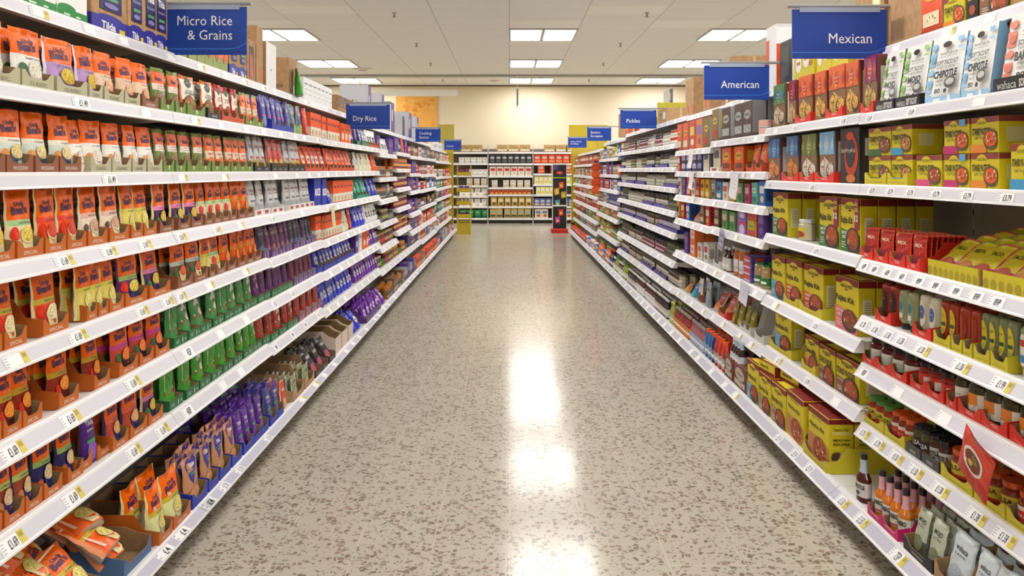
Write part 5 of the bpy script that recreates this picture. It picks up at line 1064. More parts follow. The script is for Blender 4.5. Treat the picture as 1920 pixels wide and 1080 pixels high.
row('rice', 0, 3, (-60, -4, 'tomrice', 1, SP), (0, 43, 'tomrice', 1, SP), (47, 70, 'tomrice', 1, dict(t='T_special', du=.08)), (73, 122, 'tomrice', 1, SP), (124, 150, 'curry', 1, dict(t='T_special', du=.08)), (156, 176, 'gold', 1, SP), (178, 197, 'gold', 1, SP), (199, 226, 'gold', 1, SP), (229, 270, 'fajita', 1, SP), (275, 314, 'mexpink', 1, SP))
row('rice', 1, 3, (328, 357, 'dosa', 1, WG), (359, 385, 'dosa', 1, WG), (388, 399, 'gold', 1, WG), (401, 420, 'veg', 1, WG), (422, 439, 'curry', 1, WG), (441, 487, 'curry', 4, WG), (489, 502, 'blackpurple', 1, tt('T_purple')))
row('rice', 2, 3, (505, 545, 'darkpurple', 5, tt('T_purple')), (547, 590, 'blackpurple', 6, tt('T_purple')), (592, 602, 'ubbox', 2))
row('rice', 3, 3, (604, 641, 'ubbox', 7), (644, 655, 'bcream', 2), (656, 661, 'redp', 1))
row('rice', 4, 3, (667, 686, 'bblue', 4), (688, 709, 'bwhite', 5))
row('rice', 0, 2, (-70, -5, 'spicy', 1, SP), (-2, 33, 'spicy', 1, SP), (35, 72, 'spicy', 1, SP), (75, 98, 'spicy', 1, dict(t='T_special', du=.05)), (103, 141, 'spicy', 1, SP), (145, 168, 'spicy', 1, dict(t='T_special', du=.06)), (170, 200, 'spicy', 1, SP), (217, 253, 'magenta', 1, SP), (256, 282, 'magenta', 1, SP), (286, 312, 'magenta', 1, SP))
row('rice', 1, 2, (321, 346, 'ggreen', 1, tt('T_dgreen')), (349, 392, 'ggreen', 2, dict(t='T_dgreen', lean=.18)), (395, 415, 'ggreen', 1, tt('T_dgreen')), (417, 450, 'ggreen', 2, tt('T_dgreen')), (453, 478, 'ggreen', 2, tt('T_dgreen')), (480, 503, 'gpurple', 2, tt('T_dgreen')))
row('rice', 2, 2, (506, 545, 'gpurple', 4, tt('T_dgreen')), (547, 590, 'gplum', 5, tt('T_purple')), (592, 602, 'bbluew', 1, tt('T_blue')))
row('rice', 3, 2, (604, 628, 'bbluew', 4, tt('T_blue')), (629, 661, 'bblue', 6, tt('T_blue')))
row('rice', 4, 2, (667, 672, 'purC', 1, dict(d=1)), (674, 680, 'wsmall', 1), (681, 692, 'ubbox2', 2), (693, 709, 'bpurplew', 4))
row('rice', 0, 1, (-75, -4, 'egg', 1, SP), (0, 38, 'egg', 1, SP), (40, 72, 'egg', 1, SP), (75, 110, 'special', 1, SP), (120, 150, 'special', 1, SP), (153, 164, 'T_special', 1, dict(d=1)), (165, 190, 'tildap', 1, dict(d=1)), (192, 204, 'T_special', 1, dict(d=1)), (205, 235, 'coral', 1, SP), (238, 270, 'coral', 1, SP), (273, 300, 'mexpink', 1, SP))
row('rice', 1, 1, (312, 338, 'glime', 1, tt('T_dgreen')), (344, 368, 'glime', 1, tt('T_dgreen')), (370, 390, 'glime', 1, tt('T_dgreen')), (392, 412, 'glime', 1, tt('T_dgreen')), (414, 432, 'glime', 1, tt('T_dgreen')), (434, 450, 'glime', 1, tt('T_dgreen')), (453, 487, 'glime', 3, tt('T_dgreen')), (489, 502, 'gredg', 1, tt('T_dgreen')))
row('rice', 2, 1, (505, 518, 'gred', 1, tt('T_dgreen')), (520, 534, 'gredg', 1, tt('T_dgreen')), (536, 555, 'gred', 2, tt('T_dgreen')), (557, 602, 'gred', 4, tt('T_pink')))
row('rice', 3, 1, (604, 634, 'bbluew', 5), (635, 662, 'bblue', 5))
row('rice', 4, 1, (667, 688, 'bpurplew', 5), (689, 709, 'bpurple', 5))
# lower deck of the first bays: triple packs, heart pouches, loose crates
row('rice', 0, 0, (292, 318, 'triple', 1, dict(t='T_special', d=2)), (320, 352, 'triple', 1, dict(t='T_special', d=2)), (235, 285, 'T_tblue', 1, dict(d=1)), (90, 205, 'T_tblue', 2, dict(d=1)))
def pile(side, b, key, px0, px1, rows_, z0, u0, step=.07, seed=1, tilt=1.0, zs=.05):
    """loose packs heaped in a tray, each lying on those below"""
    R = random.Random(seed)
    ya, yb = sorted((u0*F/abs(955-px0), u0*F/abs(955-px1)))
    for q in range(rows_):
        n = max(1, int((yb-ya)/.13))
        for i in range(n):
            put(key, side, b, 0, ya+(i+.5)*(yb-ya)/n+R.uniform(-.01, .01), u0+.03+q*step+.06, z0+q*zs, rx=-tilt+R.uniform(-.12, .12), rz=R.uniform(-.35, .35), ry=R.uniform(-.08, .08), row=q)
pile('rice', 0, 'tripleo', 232, 288, 3, .19, 1.22, seed=3, tilt=.85, zs=.045)
pile('rice', 0, 'tripleo', 232, 288, 2, .25, 1.20, seed=13, tilt=1.05, zs=.06)
pile('rice', 0, 'tripleo', 20, 222, 4, .185, 1.22, seed=5, tilt=.55, zs=.035)
pile('rice', 0, 'tripleo', 60, 200, 3, .23, 1.2, seed=6, tilt=.85, zs=.05)
row('rice', 1, 0, (355, 384, 'heart', 1, tt('T_blue')), (386, 405, 'heart', 1, tt('T_blue')), (407, 428, 'heart', 1, tt('T_blue')), (430, 449, 'heartp', 1, tt('T_blue')), (452, 500, 'tildap', 4, dict(t='T_blue', d=4)), (503, 528, 'tildan', 2, dict(t='T_blue', d=4)), (530, 540, 'redcrisp', 1, dict(d=3)))
pile('rice', 1, 'tildap', 370, 480, 2, .21, 1.42, seed=8, tilt=.3, zs=.05, step=.1)
row('rice', 2, 0, (546, 566, 'noodle', 1, dict(t='T_kraft', d=6)), (568, 586, 'noodle', 1, dict(t='T_kraft', d=6)), (588, 612, 'blackbag', 2, dict(t='T_black', d=3, lean=.35)), (614, 626, 'blackbag', 1, dict(t='T_black', d=3, lean=.35)))
row('rice', 3, 0, (629, 640, 'T_kraftw', 1, dict(d=1)), (642, 652, 'T_kraftw', 1, dict(d=1)), (654, 663, 'T_kraftw', 1, dict(d=1)), (666, 680, 'bblue', 2, dict(lean=.4, d=2)))
row('rice', 4, 0, (685, 712, 'bpurple', 5, dict(t='T_purple', d=3)), (714, 724, 'bpurple', 2, dict(lean=.4)))
# far rice bays
far = {
 5: [[('curry3', 5), ('bbrn', 3)], [('curry4', 4), ('green6', 4), ('curry5', 3)], [('curry4', 3), ('curry5', 4), ('curry2', 3)], [('small2', 6), ('curry4', 5)], [('curry3', 8), ('bgry', 2)], [('curry3', 8), ('small1', 4)], [('bpur', 2), ('bwhite', 5), ('bpur', 2)]],
 6: [[('bgry', 3), ('bpur', 2)], [('curry1', 4), ('green6', 5)], [('curry2', 4), ('curry1', 5)], [('curry2', 9)], [('curry2', 9)], [('curry1', 10)], [('bpur', 3), ('bnavy', 3), ('redp', 2)]],
 7: [[('borg', 5), ('bbrn', 4)], [('bpur', 3), ('bbrn', 4)], [('bbrn', 3), ('bpur', 4)], [('bpur', 5), ('curry2', 3)], [('bpur', 6), ('curry2', 3)], [('curry1', 5), ('bpur', 5)], [('bpnk', 3), ('bblk', 4), ('bgrn', 2)]],
 8: [[('borg', 9)], [('bwht', 3), ('borg', 6), ('bblu', 2)], [('borg', 3), ('bwht', 3), ('bred', 5)], [('curry3', 4), ('pkp', 6)], [('pkr', 3), ('curry5', 6)], [('bpnk', 6), ('bgrn', 3)], [('bwht', 4), ('bblu', 4), ('bbrn', 3)]],
 9: [[('borg', 6), ('bblu', 4)], [('bblu', 4), ('bwht', 5)], [('bred', 5), ('borg', 4)], [('bblk', 5), ('pkp', 4)], [('whtb', 6), ('bblu', 4)], [('bwht', 5), ('bred', 4)], [('bgry', 4), ('bblk', 5)]],
 10: [[('blackbag', 4), ('greybag', 3)], [('bwht', 5), ('bred', 4)], [('bteal2', 4), ('bblk', 5)], [('bblk', 5), ('bteal2', 4)], [('bblu', 4), ('bgrn', 4)], [('bwht', 5), ('bgry', 4)], [('bbrn', 4), ('bgry', 4)]],
 11: [[('greybag', 3), ('candy', 4)], [('bgry', 5), ('bred', 4)], [('bteal2', 5), ('bwht', 4)], [('bpur', 2), ('bpnk', 6)], [('bgrn', 5), ('bblk', 4)], [('bwht', 6), ('bgry', 4)], [('bwht', 5), ('redp', 2)]],
 12: [[('redcrisp', 4), ('bnavy', 4)], [('bred', 5), ('bwht', 5)], [('bred', 6), ('bgrn', 5)], [('borg', 5), ('bpnk', 5)], [('bred', 5), ('borg', 5)], [('borg', 9)], [('redcrisp', 4), ('bwht', 4)]]}
for b, lv in far.items():
    for k, seq in enumerate(lv): fill('rice', b, k, seq, stack=1)
# ---- kit run
row('kit', 0, 6, (1980, 1869, 'barb', 1, dict(t='T_wahaca', d=2)), (1856, 1800, 'chip', 1, dict(d=2)), (1798, 1734, 'chip', 1, dict(d=2)), (1730, 1684, 'mojo', 1, dict(t='T_wahaca', d=2)), (1682, 1646, 'mojo', 1, dict(t='T_wahaca', d=2)), (1643, 1618, 'taco', 1, dict(t='T_red', d=3)))
row('kit', 1, 5, (1611, 1586, 'nacho', 1, dict(d=3)), (1584, 1552, 'nacho', 1, dict(t='T_red', d=3)), (1549, 1528, 'nacho', 1, dict(d=3)), (1524, 1494, 'nacho', 1, dict(t='T_red', d=3)), (1492, 1480, 'maroon', 1, dict(d=3)), (1474, 1448, 'greenk', 1, dict(d=3)))
row('kit', 0, 5, (1950, 1893, 'smini', 1, dict(stack=1, d=2)), (1872, 1819, 'sorange', 1, dict(stack=2, d=2)), (1817, 1768, 'smag', 1, dict(stack=2, d=2)), (1764, 1717, 'spink', 1, dict(stack=1, d=2)), (1707, 1669, 'sblue', 1, dict(stack=2, d=2, t='T_yellow')), (1667, 1626, 'sgreen', 1, dict(stack=2, d=2, t='T_yellow')))
row('kit', 1, 4, (1611, 1574, 'stir', 1, dict(d=3)), (1568, 1531, 'bluek2', 1, dict(t='T_red', d=3)), (1529, 1503, 'greenk2', 1, dict(t='T_red', d=3)), (1501, 1469, 'bluek', 1, dict(t='T_red', d=3)), (1466, 1438, 'bluek', 1, dict(d=3)))
row('kit', 0, 4, (1990, 1840, 'T_parti', 1, dict(d=1)), (1835, 1738, 'T_parti', 1, dict(d=1)), (1731, 1705, 'redsachet', 1, dict(t='T_red', d=8, lean=.5)), (1703, 1672, 'redsachet', 1, dict(t='T_red', d=8, lean=.5)), (1670, 1644, 'redsachet', 1, dict(t='T_red', d=6, lean=.6)), (1642, 1617, 'redsachet', 1, dict(t='T_red', d=6, lean=.6)))
for i, (x0, x1, key) in enumerate(((1770, 1742, 'sachet'), (1803, 1774, 'sachetg'), (1833, 1806, 'sachet'), (1872, 1842, 'sachet'), (1915, 1880, 'sachetg'), (1960, 1920, 'sachet'))):
    for q in range(5):
        uu = 1.50-.03+q*.06; Y = 1.508*F/((x0+x1)/2-955); put(key, 'kit', 0, 4, Y, uu+.05, 1.107+.02+q*.014, rx=-.8, row=q, rz=.02*(i % 3-1))
row('kit', 1, 3, (1640-28, 1576, 'fajbig', 1, dict(d=4)), (1573, 1536, 'fajbig', 1, dict(d=3)), (1508, 1488, 'cup', 1, dict(d=1, stack=1)), (1478, 1447, 'fajg', 1, dict(d=4)))
row('kit', 1, 2, (1609, 1566, 'fajp', 1, dict(d=4)), (1545, 1502, 'fajo', 1, dict(d=2, t='T_yellow')), (1500, 1473, 'fajo', 1, dict(d=2, t='T_yellow')), (1471, 1446, 'fajb', 1, dict(d=2)))
row('kit', 1, 1, (1611, 1567, 'stuff', 1, dict(d=3, stack=1)), (1565, 1535, 'stuff', 1, dict(d=3, stack=1)), (1533, 1507, 'ques', 1, dict(t='T_yellow', d=2)), (1488, 1446, 'ench', 1, dict(d=1, t='T_yellow')))
row('kit', 1, 0, (1555, 1510, 'nachobox', 1, dict(d=3, t='T_yellow')), (1507, 1474, 'nachobox', 1, dict(d=2)), (1472, 1446, 'burr', 1, dict(d=3)), (1444, 1423, 'burr', 1, dict(d=3)), (1421, 1401, 'ench', 1, dict(d=2)))
Zb = .15+.211
for (px, uu, dz) in ((1437, 1.45, 0), (1462, 1.5, 0), (1500, 1.55, 0)): put('flat', 'kit', 1, 0, 1.42*F/(px-955), uu+.05, Zb+dz+(.021 if px > 1495 else 0), rz=.12)
row('kit', 0, 3, (1930, 1903, 'sqwhite', 1), (1897, 1864, 'sqavo', 2, tt('T_yellow')), (1862, 1832, 'sqavo', 2, tt('T_yellow')), (1829, 1812, 'sqplain', 1, tt('T_yellow')), (1810, 1790, 'sqplain', 1, tt('T_yellow')), (1788, 1756, 'sqsalsa', 2, tt('T_yellow')), (1752, 1716, 'sqcream', 2, tt('T_red')), (1712, 1680, 'sqgreen', 2), (1676, 1646, 'sqred', 2, tt('T_red')))
row('kit', 0, 2, (1990, 1900, 'jalap', 4, tt('T_red')), (1896, 1802, 'jalap', 3, tt('T_red')), (1800, 1780, 'jalapw', 1, tt('T_red')), (1776, 1712, 'salsar', 3, tt('T_red')), (1706, 1622, 'salsa', 4, dict(t='T_red', stack=1)))
row('kit', 0, 1, (1960, 1894, 'orlidr', 2, tt('T_yellow')), (1892, 1833, 'orlid', 2, tt('T_yellow')), (1830, 1770, 'orlid', 2, tt('T_yellow')), (1766, 1734, 'blklid', 2, tt('T_grey')), (1732, 1704, 'blklid2', 2, tt('T_grey')), (1702, 1664, 'orlidr', 3, tt('T_yellow')), (1662, 1620, 'grlid', 3, tt('T_yellow')))
row('kit', 0, 0, (1800, 1758, 'saucew', 1, dict(t='T_kraft', d=5, lean=.2)), (1755, 1700, 'sauceg', 2, dict(t='T_black', d=5, lean=.15)), (1880, 1805, 'saucew', 2, dict(t='T_kraft', d=5, lean=.2)), (1690, 1632, 'hoty', 4, dict(t='T_magenta', d=4)), (1617, 1596, 'hotb', 1, dict(d=1)))
row('kit', 0, 7, (1960, 1905, 'kraft', 1, dict(d=1)), (1897, 1836, 'stuff', 1, dict(d=1)), (1832, 1811, 'bblk', 1, dict(d=1)), (1808, 1768, 'sorange', 1, dict(d=1, stack=1)), (1766, 1726, 'tallo', 1, dict(d=1)), (1722, 1672, 'kraftbig', 1, dict(d=1)))
row('kit', 1, 6, (1655, 1604, 'kraftbig', 1, dict(d=1)), (1590, 1530, 'yelskull', 2, dict(d=1)), (1525, 1488, 'yelskull', 1, dict(d=1)), (1484, 1462, 'noirbox', 1, dict(d=1)))
row('kit', 2, 7, (1455, 1436, 'redwhite', 1, dict(d=1)), (1366, 1354, 'kraft', 1, dict(d=1)), (1375, 1367, 'krafttall', 1, dict(d=1)))
row('kit', 3, 7, (1332, 1318, 'krafttall', 2, dict(d=1)), (1300, 1285, 'krafttall', 2, dict(d=1)))
# American bays
row('kit', 2, 6, (1434, 1412, 'can', 1, dict(stack=2, d=2)), (1410, 1376, 'greyside', 2, dict(d=2)), (1370, 1352, 'greyside', 1, dict(d=2)), (1348, 1333, 'tallg', 1, dict(d=2)))
row('kit', 3, 6, (1330, 1318, 'tallg', 1, dict(d=2)), (1316, 1305, 'talll', 1, dict(d=2)), (1303, 1292, 'tallr', 1, dict(d=2)), (1290, 1280, 'tallo', 1, dict(d=2)), (1278, 1269, 'tallo', 1, dict(d=2)))
row('kit', 2, 5, (1432, 1418, 'reesebag', 1, tt('T_orange')), (1416, 1402, 'reesebag', 1, tt('T_orange')), (1398, 1372, 'reese', 1), (1370, 1353, 'reese', 1), (1351, 1334, 'cerW', 1, tt('T_white')))
row('kit', 3, 5, (1329, 1318, 'cerW', 1), (1316, 1297, 'cookie', 2, dict(stack=2)), (1295, 1277, 'cookie', 2, dict(stack=2)), (1275, 1270, 'bred', 1))
row('kit', 2, 4, (1434, 1422, 'bblu', 1), (1420, 1408, 'bteal2', 1), (1406, 1394, 'bpnk', 1), (1392, 1380, 'sweetgreen', 1), (1378, 1366, 'byel', 1), (1364, 1354, 'sweetwhite', 1), (1352, 1343, 'sweetblue', 1), (1341, 1333, 'bgry', 1))
row('kit', 3, 4, (1329, 1322, 'byel', 1), (1320, 1313, 'byel', 1), (1311, 1304, 'borg', 1), (1302, 1296, 'bwht', 1), (1294, 1287, 'borg', 1), (1285, 1279, 'bpur', 1), (1277, 1270, 'bwht', 1))
row('kit', 2, 3, (1432, 1420, 'bpur', 1), (1418, 1400, 'limebox', 1, dict(stack=2)), (1398, 1382, 'pinkbox', 1, dict(stack=2)), (1378, 1366, 'sweetgreen', 1), (1364, 1352, 'sweetgreen', 1), (1348, 1338, 'bbrn', 1))
row('kit', 3, 3, (1330, 1322, 'bred', 1), (1320, 1312, 'bbrn', 1), (1306, 1296, 'candy', 1, dict(lean=.5)), (1293, 1285, 'bblu', 1), (1283, 1276, 'bred', 1), (1274, 1268, 'byel', 1))
row('kit', 2, 2, (1433, 1422, 'spice', 1, dict(d=2)), (1420, 1410, 'spice', 1, dict(d=2)), (1408, 1393, 'cake', 1, dict(stack=4, d=2)), (1391, 1371, 'peach', 2, dict(d=2)), (1364, 1352, 'whtb', 2, dict(d=2)), (1350, 1336, 'T_whitebox', 1, dict(d=1)))
row('kit', 3, 2, (1328, 1318, 'bwht', 1), (1316, 1306, 'sweetwhite', 1), (1304, 1292, 'bpnk2', 1, dict(stack=2)), (1290, 1282, 'bpur', 1))
row('kit', 2, 1, (1434, 1412, 'T_whitebox', 1, dict(d=1)), (1410, 1390, 'olivebag', 2, dict(t='T_whitebox', d=2)), (1388, 1370, 'olivebag', 2, dict(d=2)), (1366, 1350, 'candy', 1, dict(t='T_red', d=3, lean=.4)), (1346, 1333, 'candy', 1, dict(lean=.5)))
row('kit', 3, 1, (1330, 1318, 'greybag', 1), (1316, 1305, 'choco', 1), (1303, 1292, 'candyb', 1, dict(lean=.3)), (1290, 1279, 'candyo', 1, dict(lean=.5)), (1277, 1270, 'pkw', 1))
row('kit', 2, 0, (1399, 1375, 'beer', 1, dict(d=2)), (1373, 1358, 'beer', 1, dict(d=2)), (1356, 1350, 'vred', 1, dict(d=3)), (1349, 1343, 'vred', 1, dict(d=3)), (1342, 1337, 'vred', 1, dict(d=3)), (1336, 1331, 'vnavy', 1, dict(d=3)), (1330, 1325, 'vblue', 1, dict(d=3)), (1324, 1319, 'vblue', 1, dict(d=3)))
for i in range(8): put('soda', 'kit', 2, 0, 1.45*F/(1397-955)+.055*(i % 4)+.02, 1.44+.06*(i//4), .15+.105, row=i//4)
row('kit', 3, 0, (1317, 1292, 'cordp', 7, dict(d=4)), (1290, 1262, 'cord', 9, dict(d=4)), (1260, 1254, 'cordg', 2, dict(d=4)))
# pickle bays
PR = {0: [('vin', 9), ('whtb', 8)], 1: [('pkc', 6), ('pkl', 8, 'T_ppl')], 2: [('pkg', 6, 'T_grey'), ('pkb', 8), ('pkc', 6)], 3: [('pkp', 12, 'T_ppl'), ('pkc', 5)], 4: [('pkg', 5, 'T_grey'), ('pkl', 7, 'T_ppl'), ('pkw', 6)], 5: [('pkl', 7, 'T_ppl'), ('pkw', 5)], 6: [('pkw', 5), ('pkl', 5, 'T_ppl'), ('pko', 4)], 7: [('pkr', 4), ('pkw', 4), ('pkb', 6), ('pko', 5)]}
for b in (4, 5, 6):
    for k, seq in PR.items():
        q = seq[(b-4) % len(seq):]+seq[:(b-4) % len(seq)]
        if b == 6 and k == 0: q = [('oilb', 4), ('whtb', 6)]
        fill('kit', b, k, q, stack=1, d=2, gap=.011)
row('kit', 5, 8, (1222, 1208, 'pkp', 6)); row('kit', 6, 8, (1178, 1170, 'sagebag', 2), (1164, 1158, 'krafttall', 1, dict(d=1)))
row('kit', 4, 8, (1256, 1228, 'kraftlow', 1, dict(d=1)))
fk = {
 7: [[('colab', 4), ('juice', 5), ('bblu', 3)], [('oilb', 5), ('bgrn', 4), ('bred', 3)], [('bgrn', 3), ('borg', 4)], [('stuffb', 8)], [('bblu', 3), ('bwht', 4)], [('bred', 4), ('bgrn', 4), ('bpur', 2)], [('bblu', 3), ('oilb', 3), ('byel', 3)]],
 8: [[('juice', 5), ('bblu', 3), ('bwht', 3)], [('oilb', 5), ('byel', 4)], [('byel', 5), ('bgrn', 4)], [('bblu', 3), ('bwht', 4), ('bbrn', 3)], [('bred', 5), ('bpur', 3)], [('bpur', 3), ('bwht', 5)], [('byel', 2), ('bblu', 5), ('oilb', 2)]],
 9: [[('bwht', 5), ('bblu', 4)], [('pkr', 3), ('pko', 6)], [('byel', 6), ('pkc', 5)], [('bred', 5), ('gravy', 6)], [('byel', 7), ('bred', 4)], [('oxo', 3), ('bgrn', 4)], [('bgrn', 5), ('bred', 4)], [('bblk', 5), ('bred', 4)]],
 10: [[('oxo', 10)], [('pkr', 8)], [('bgrn', 6), ('pko', 5)], [('oxo', 7), ('bgrn', 3)], [('byel', 6), ('bred', 5)], [('bred', 4), ('bwht', 5)], [('bred', 4), ('bbrn', 4)], [('gravy', 4), ('bblk', 4)]],
 11: [[('oxo', 9)], [('bgrn', 4), ('bblu', 4)], [('bblk', 5), ('oxo', 5)], [('gravy', 9)], [('bwht', 4), ('oxo', 5)], [('oxo', 5), ('bbrn', 4)], [('pko', 5), ('bwht', 4)], [('gravy', 8)]],
 12: [[('oxo', 8), ('bblk', 3)], [('bblk', 6), ('bred', 4)], [('gravy', 5), ('oxo', 4)], [('bred', 4), ('gravy', 6)], [('gravy', 8)], [('pkw', 5), ('bgrn', 4)], [('bwht', 5), ('bred', 4)], [('bbrn', 5), ('gravy', 5)]]}
for b, lv in fk.items():
    for k, seq in enumerate(lv): fill('kit', b, k, seq, stack=1)

for k, key in enumerate(('tripleo', 'egg', 'spicy', 'tomrice', 'veg', 'whole', 'basmati')): fill('rice', -1, k, [(key, 9, 'T_classic' if k > 4 else 'T_special')], d=1, stack=1)
for k, key in enumerate(('saucew', 'orlid', 'jalap', 'sqavo', 'sachet', 'smini', 'barb')): fill('kit', -1, k, [(key, 20, None if k in (5, 6) else 'T_yellow')], d=1, stack=1)
# ---- cross wall shelving at the far end
WY = 22.42; WB = [(-1.85, -.59), (-.585, .675), (.68, 1.94), (1.945, 3.2)]
WL = [[.15, .48, .77, 1.06, 1.35, 1.69, 2.0], [.15, .478, .813, 1.01, 1.337, 1.68, 2.005], [.15, .48, .81, 1.1, 1.395, 1.68, 2.0], [.15, .48, .81, 1.1, 1.395, 1.68, 2.0]]
SIDE['wall'] = dict(s=0)
WORDS = ['first', 'second', 'third', 'fourth']
for i, (a, c) in enumerate(WB):
    root = empty('shelving_bay', (a, WY, 0)); W = c-a; kids = []
    tag(root, f'white shelving bay on the back wall, {ORD[i]} counted from the rice side', 'shelving', 'shelving bays on the back wall')
    m = MB(); m.box(.002, W-.002, .5, .53, .02, 2.1, '#6a655e'); kids.append(mesh_obj('back_panel', m, root))
    m = MB(); m.box(W-.022, W-.002, -.004, .02, 0, 2.25, '#d4d0c8^'); [m.box(W-.016, W-.008, -.0048, -.0041, .1+.1*q, .15+.1*q, '#55524c') for q in range(21)]; kids.append(mesh_obj('upright', m, root))
    m = MB(); m.box(.004, W-.024, .08, .1, 0, .1, '#2a2826'); kids.append(mesh_obj('kick_plate', m, root))
    for z in WL[i]:
        m = MB(); m.box(.004, W-.024, .004, .499, z-.02, z, STEEL); so = mesh_obj('shelf', m, root); kids.append(so)
        m = MB(); m.box(.004, W-.024, -.012, .004, z-.05, z+.004, LIP); st = mesh_obj('ticket_strip', m, so); KIDS[so.name] = [st]
    KIDS[root.name] = kids
def wput(key, i, k, x, y, z, row=0, rz=0, sx=1):
    n0 = len(LOG); o = put(key, 'wall', i, k, 0, 0, 0, sx=sx, row=row); o.location = (x, y, z); o.rotation_euler = (0, 0, rz)
    LOG[-1] = (o, key, 'wall', i, k, row, x)
PB('wblk', 'grocery_carton', 'black carton with white swirl', 'carton', .155, .25, .1, '#34343a', '#d8d8d8', '#55565c')
PB('wcer', 'cereal_carton', 'white cereal carton with red oval', 'carton', .18, .26, .1, '#e6ddd2', '#c9352a', '#d8c2a8')
PB('wred', 'cereal_carton', 'orange-red cereal carton with white oval', 'carton', .19, .26, .1, '#d8431f', '#f2d8c8', '#e88a5a')
PB('wgold', 'cereal_carton', 'gold and brown cereal carton', 'carton', .17, .26, .1, '#b89a4a', '#e8dcae', '#5a3a2a')
PB('wgb', 'cereal_carton', 'gold carton with pale blue top', 'carton', .17, .26, .1, '#c0a85a', '#a9c4d4', '#4a4a3a')
PB('wyel', 'tea_carton', 'pale yellow carton', 'carton', .12, .22, .1, '#e4dc9a', '#f0ecd0', '#cfc27a')
PB('wamb', 'snack_carton', 'amber and red pouch-like carton', 'carton', .125, .13, .08, '#c9602a', '#a8301f', '#e8a83c')
PB('wkr', 'cardboard_box', 'brown stock carton with white label', 'cardboard box', .3, .2, .3, '#b5935f@', '#b5935f', '#e8e0cc')
PB('wmue', 'cereal_carton', 'blue and white muesli carton', 'carton', .15, .22, .1, '#5a6aa0', '#e4e4ea', '#d8b890')
PB('wmu2', 'cereal_carton', 'cream and blue muesli carton', 'carton', .18, .25, .1, '#e0cfae', '#5a7ab0', '#a8563a')
NP('wbag', 'flour_bag', 'white paper bag with dark print', 'bag', '#e4e2e0*', '#cfccc8*', 'x', tc='#2a2450', w=.16, h=.17, d=.08)
NP('wbag2', 'oat_bag', 'clear and white oat bag', 'bag', '#ded8cc*', '#cabfac*', 'o', tc='#8a4a3a', food='#cdb894~', w=.17, h=.21, d=.08)
NP('wgrn', 'cereal_bag', 'green and white bag in a dark green case', 'bag', '#2f8a4a*', '#1f5a3c*', 'x', tc='#e8f0e8', w=.2, h=.24, d=.1)
tr('T_wwhite', 'white outer case', '#f0efec', None, w=.36, notch=False, h=.1, back=.12, inner='#d8d4cc')
def wfill(i, k, x, key, n, st=1, dx=None, z=0):
    _, (w_, d_, h_) = proto(key, 0); dx = dx or w_+.006
    for q in range(n):
        for r in range(st): wput(key, i, k, x+w_/2+q*dx, WY+.03+d_/2, WL[i][k]+.001+r*(h_+.001)+z)
wfill(0, 6, -1.37, 'wkr', 2); wfill(1, 6, -.35, 'wkr', 3, dx=.318); wfill(2, 6, .98, 'wkr', 3, dx=.32)
wfill(0, 5, -1.42, 'wbag', 5, dx=.165); wfill(0, 4, -1.2, 'wbag', 4, dx=.15); wfill(0, 3, -1.2, 'wbag2', 3, dx=.2); wfill(0, 2, -1.4, 'T_wwhite', 2); wfill(0, 2, -1.36, 'wbag2', 4, dx=.19, z=.01); wfill(0, 1, -1.4, 'T_wwhite', 2); wfill(0, 1, -1.36, 'wbag2', 4, dx=.19, z=.01); wfill(0, 0, -1.4, 'wgrn', 4, dx=.205)
wfill(1, 5, -.555, 'wblk', 7, dx=.172); wfill(1, 4, -.555, 'wcer', 6, dx=.2); wfill(1, 3, -.5, 'wbag2', 1); wfill(1, 3, -.18, 'wbag2', 4, dx=.2); wfill(1, 2, -.56, 'wamb', 9); wfill(1, 1, -.52, 'wgold', 6, dx=.195); wfill(1, 0, -.54, 'wgb', 2); wfill(1, 0, -.14, 'wgb', 4, dx=.19)
wfill(2, 5, .69, 'wred', 6, dx=.203); wfill(2, 4, .8, 'wred', 1); wfill(2, 4, 1.16, 'wred', 3, dx=.2); wfill(2, 3, .7, 'wyel', 9, dx=.127); wfill(2, 2, .75, 'wyel', 4, dx=.127); wfill(2, 1, .7, 'wmue', 7, dx=.16); wfill(2, 0, .72, 'wmu2', 2); wfill(2, 0, 1.2, 'wmu2', 3)
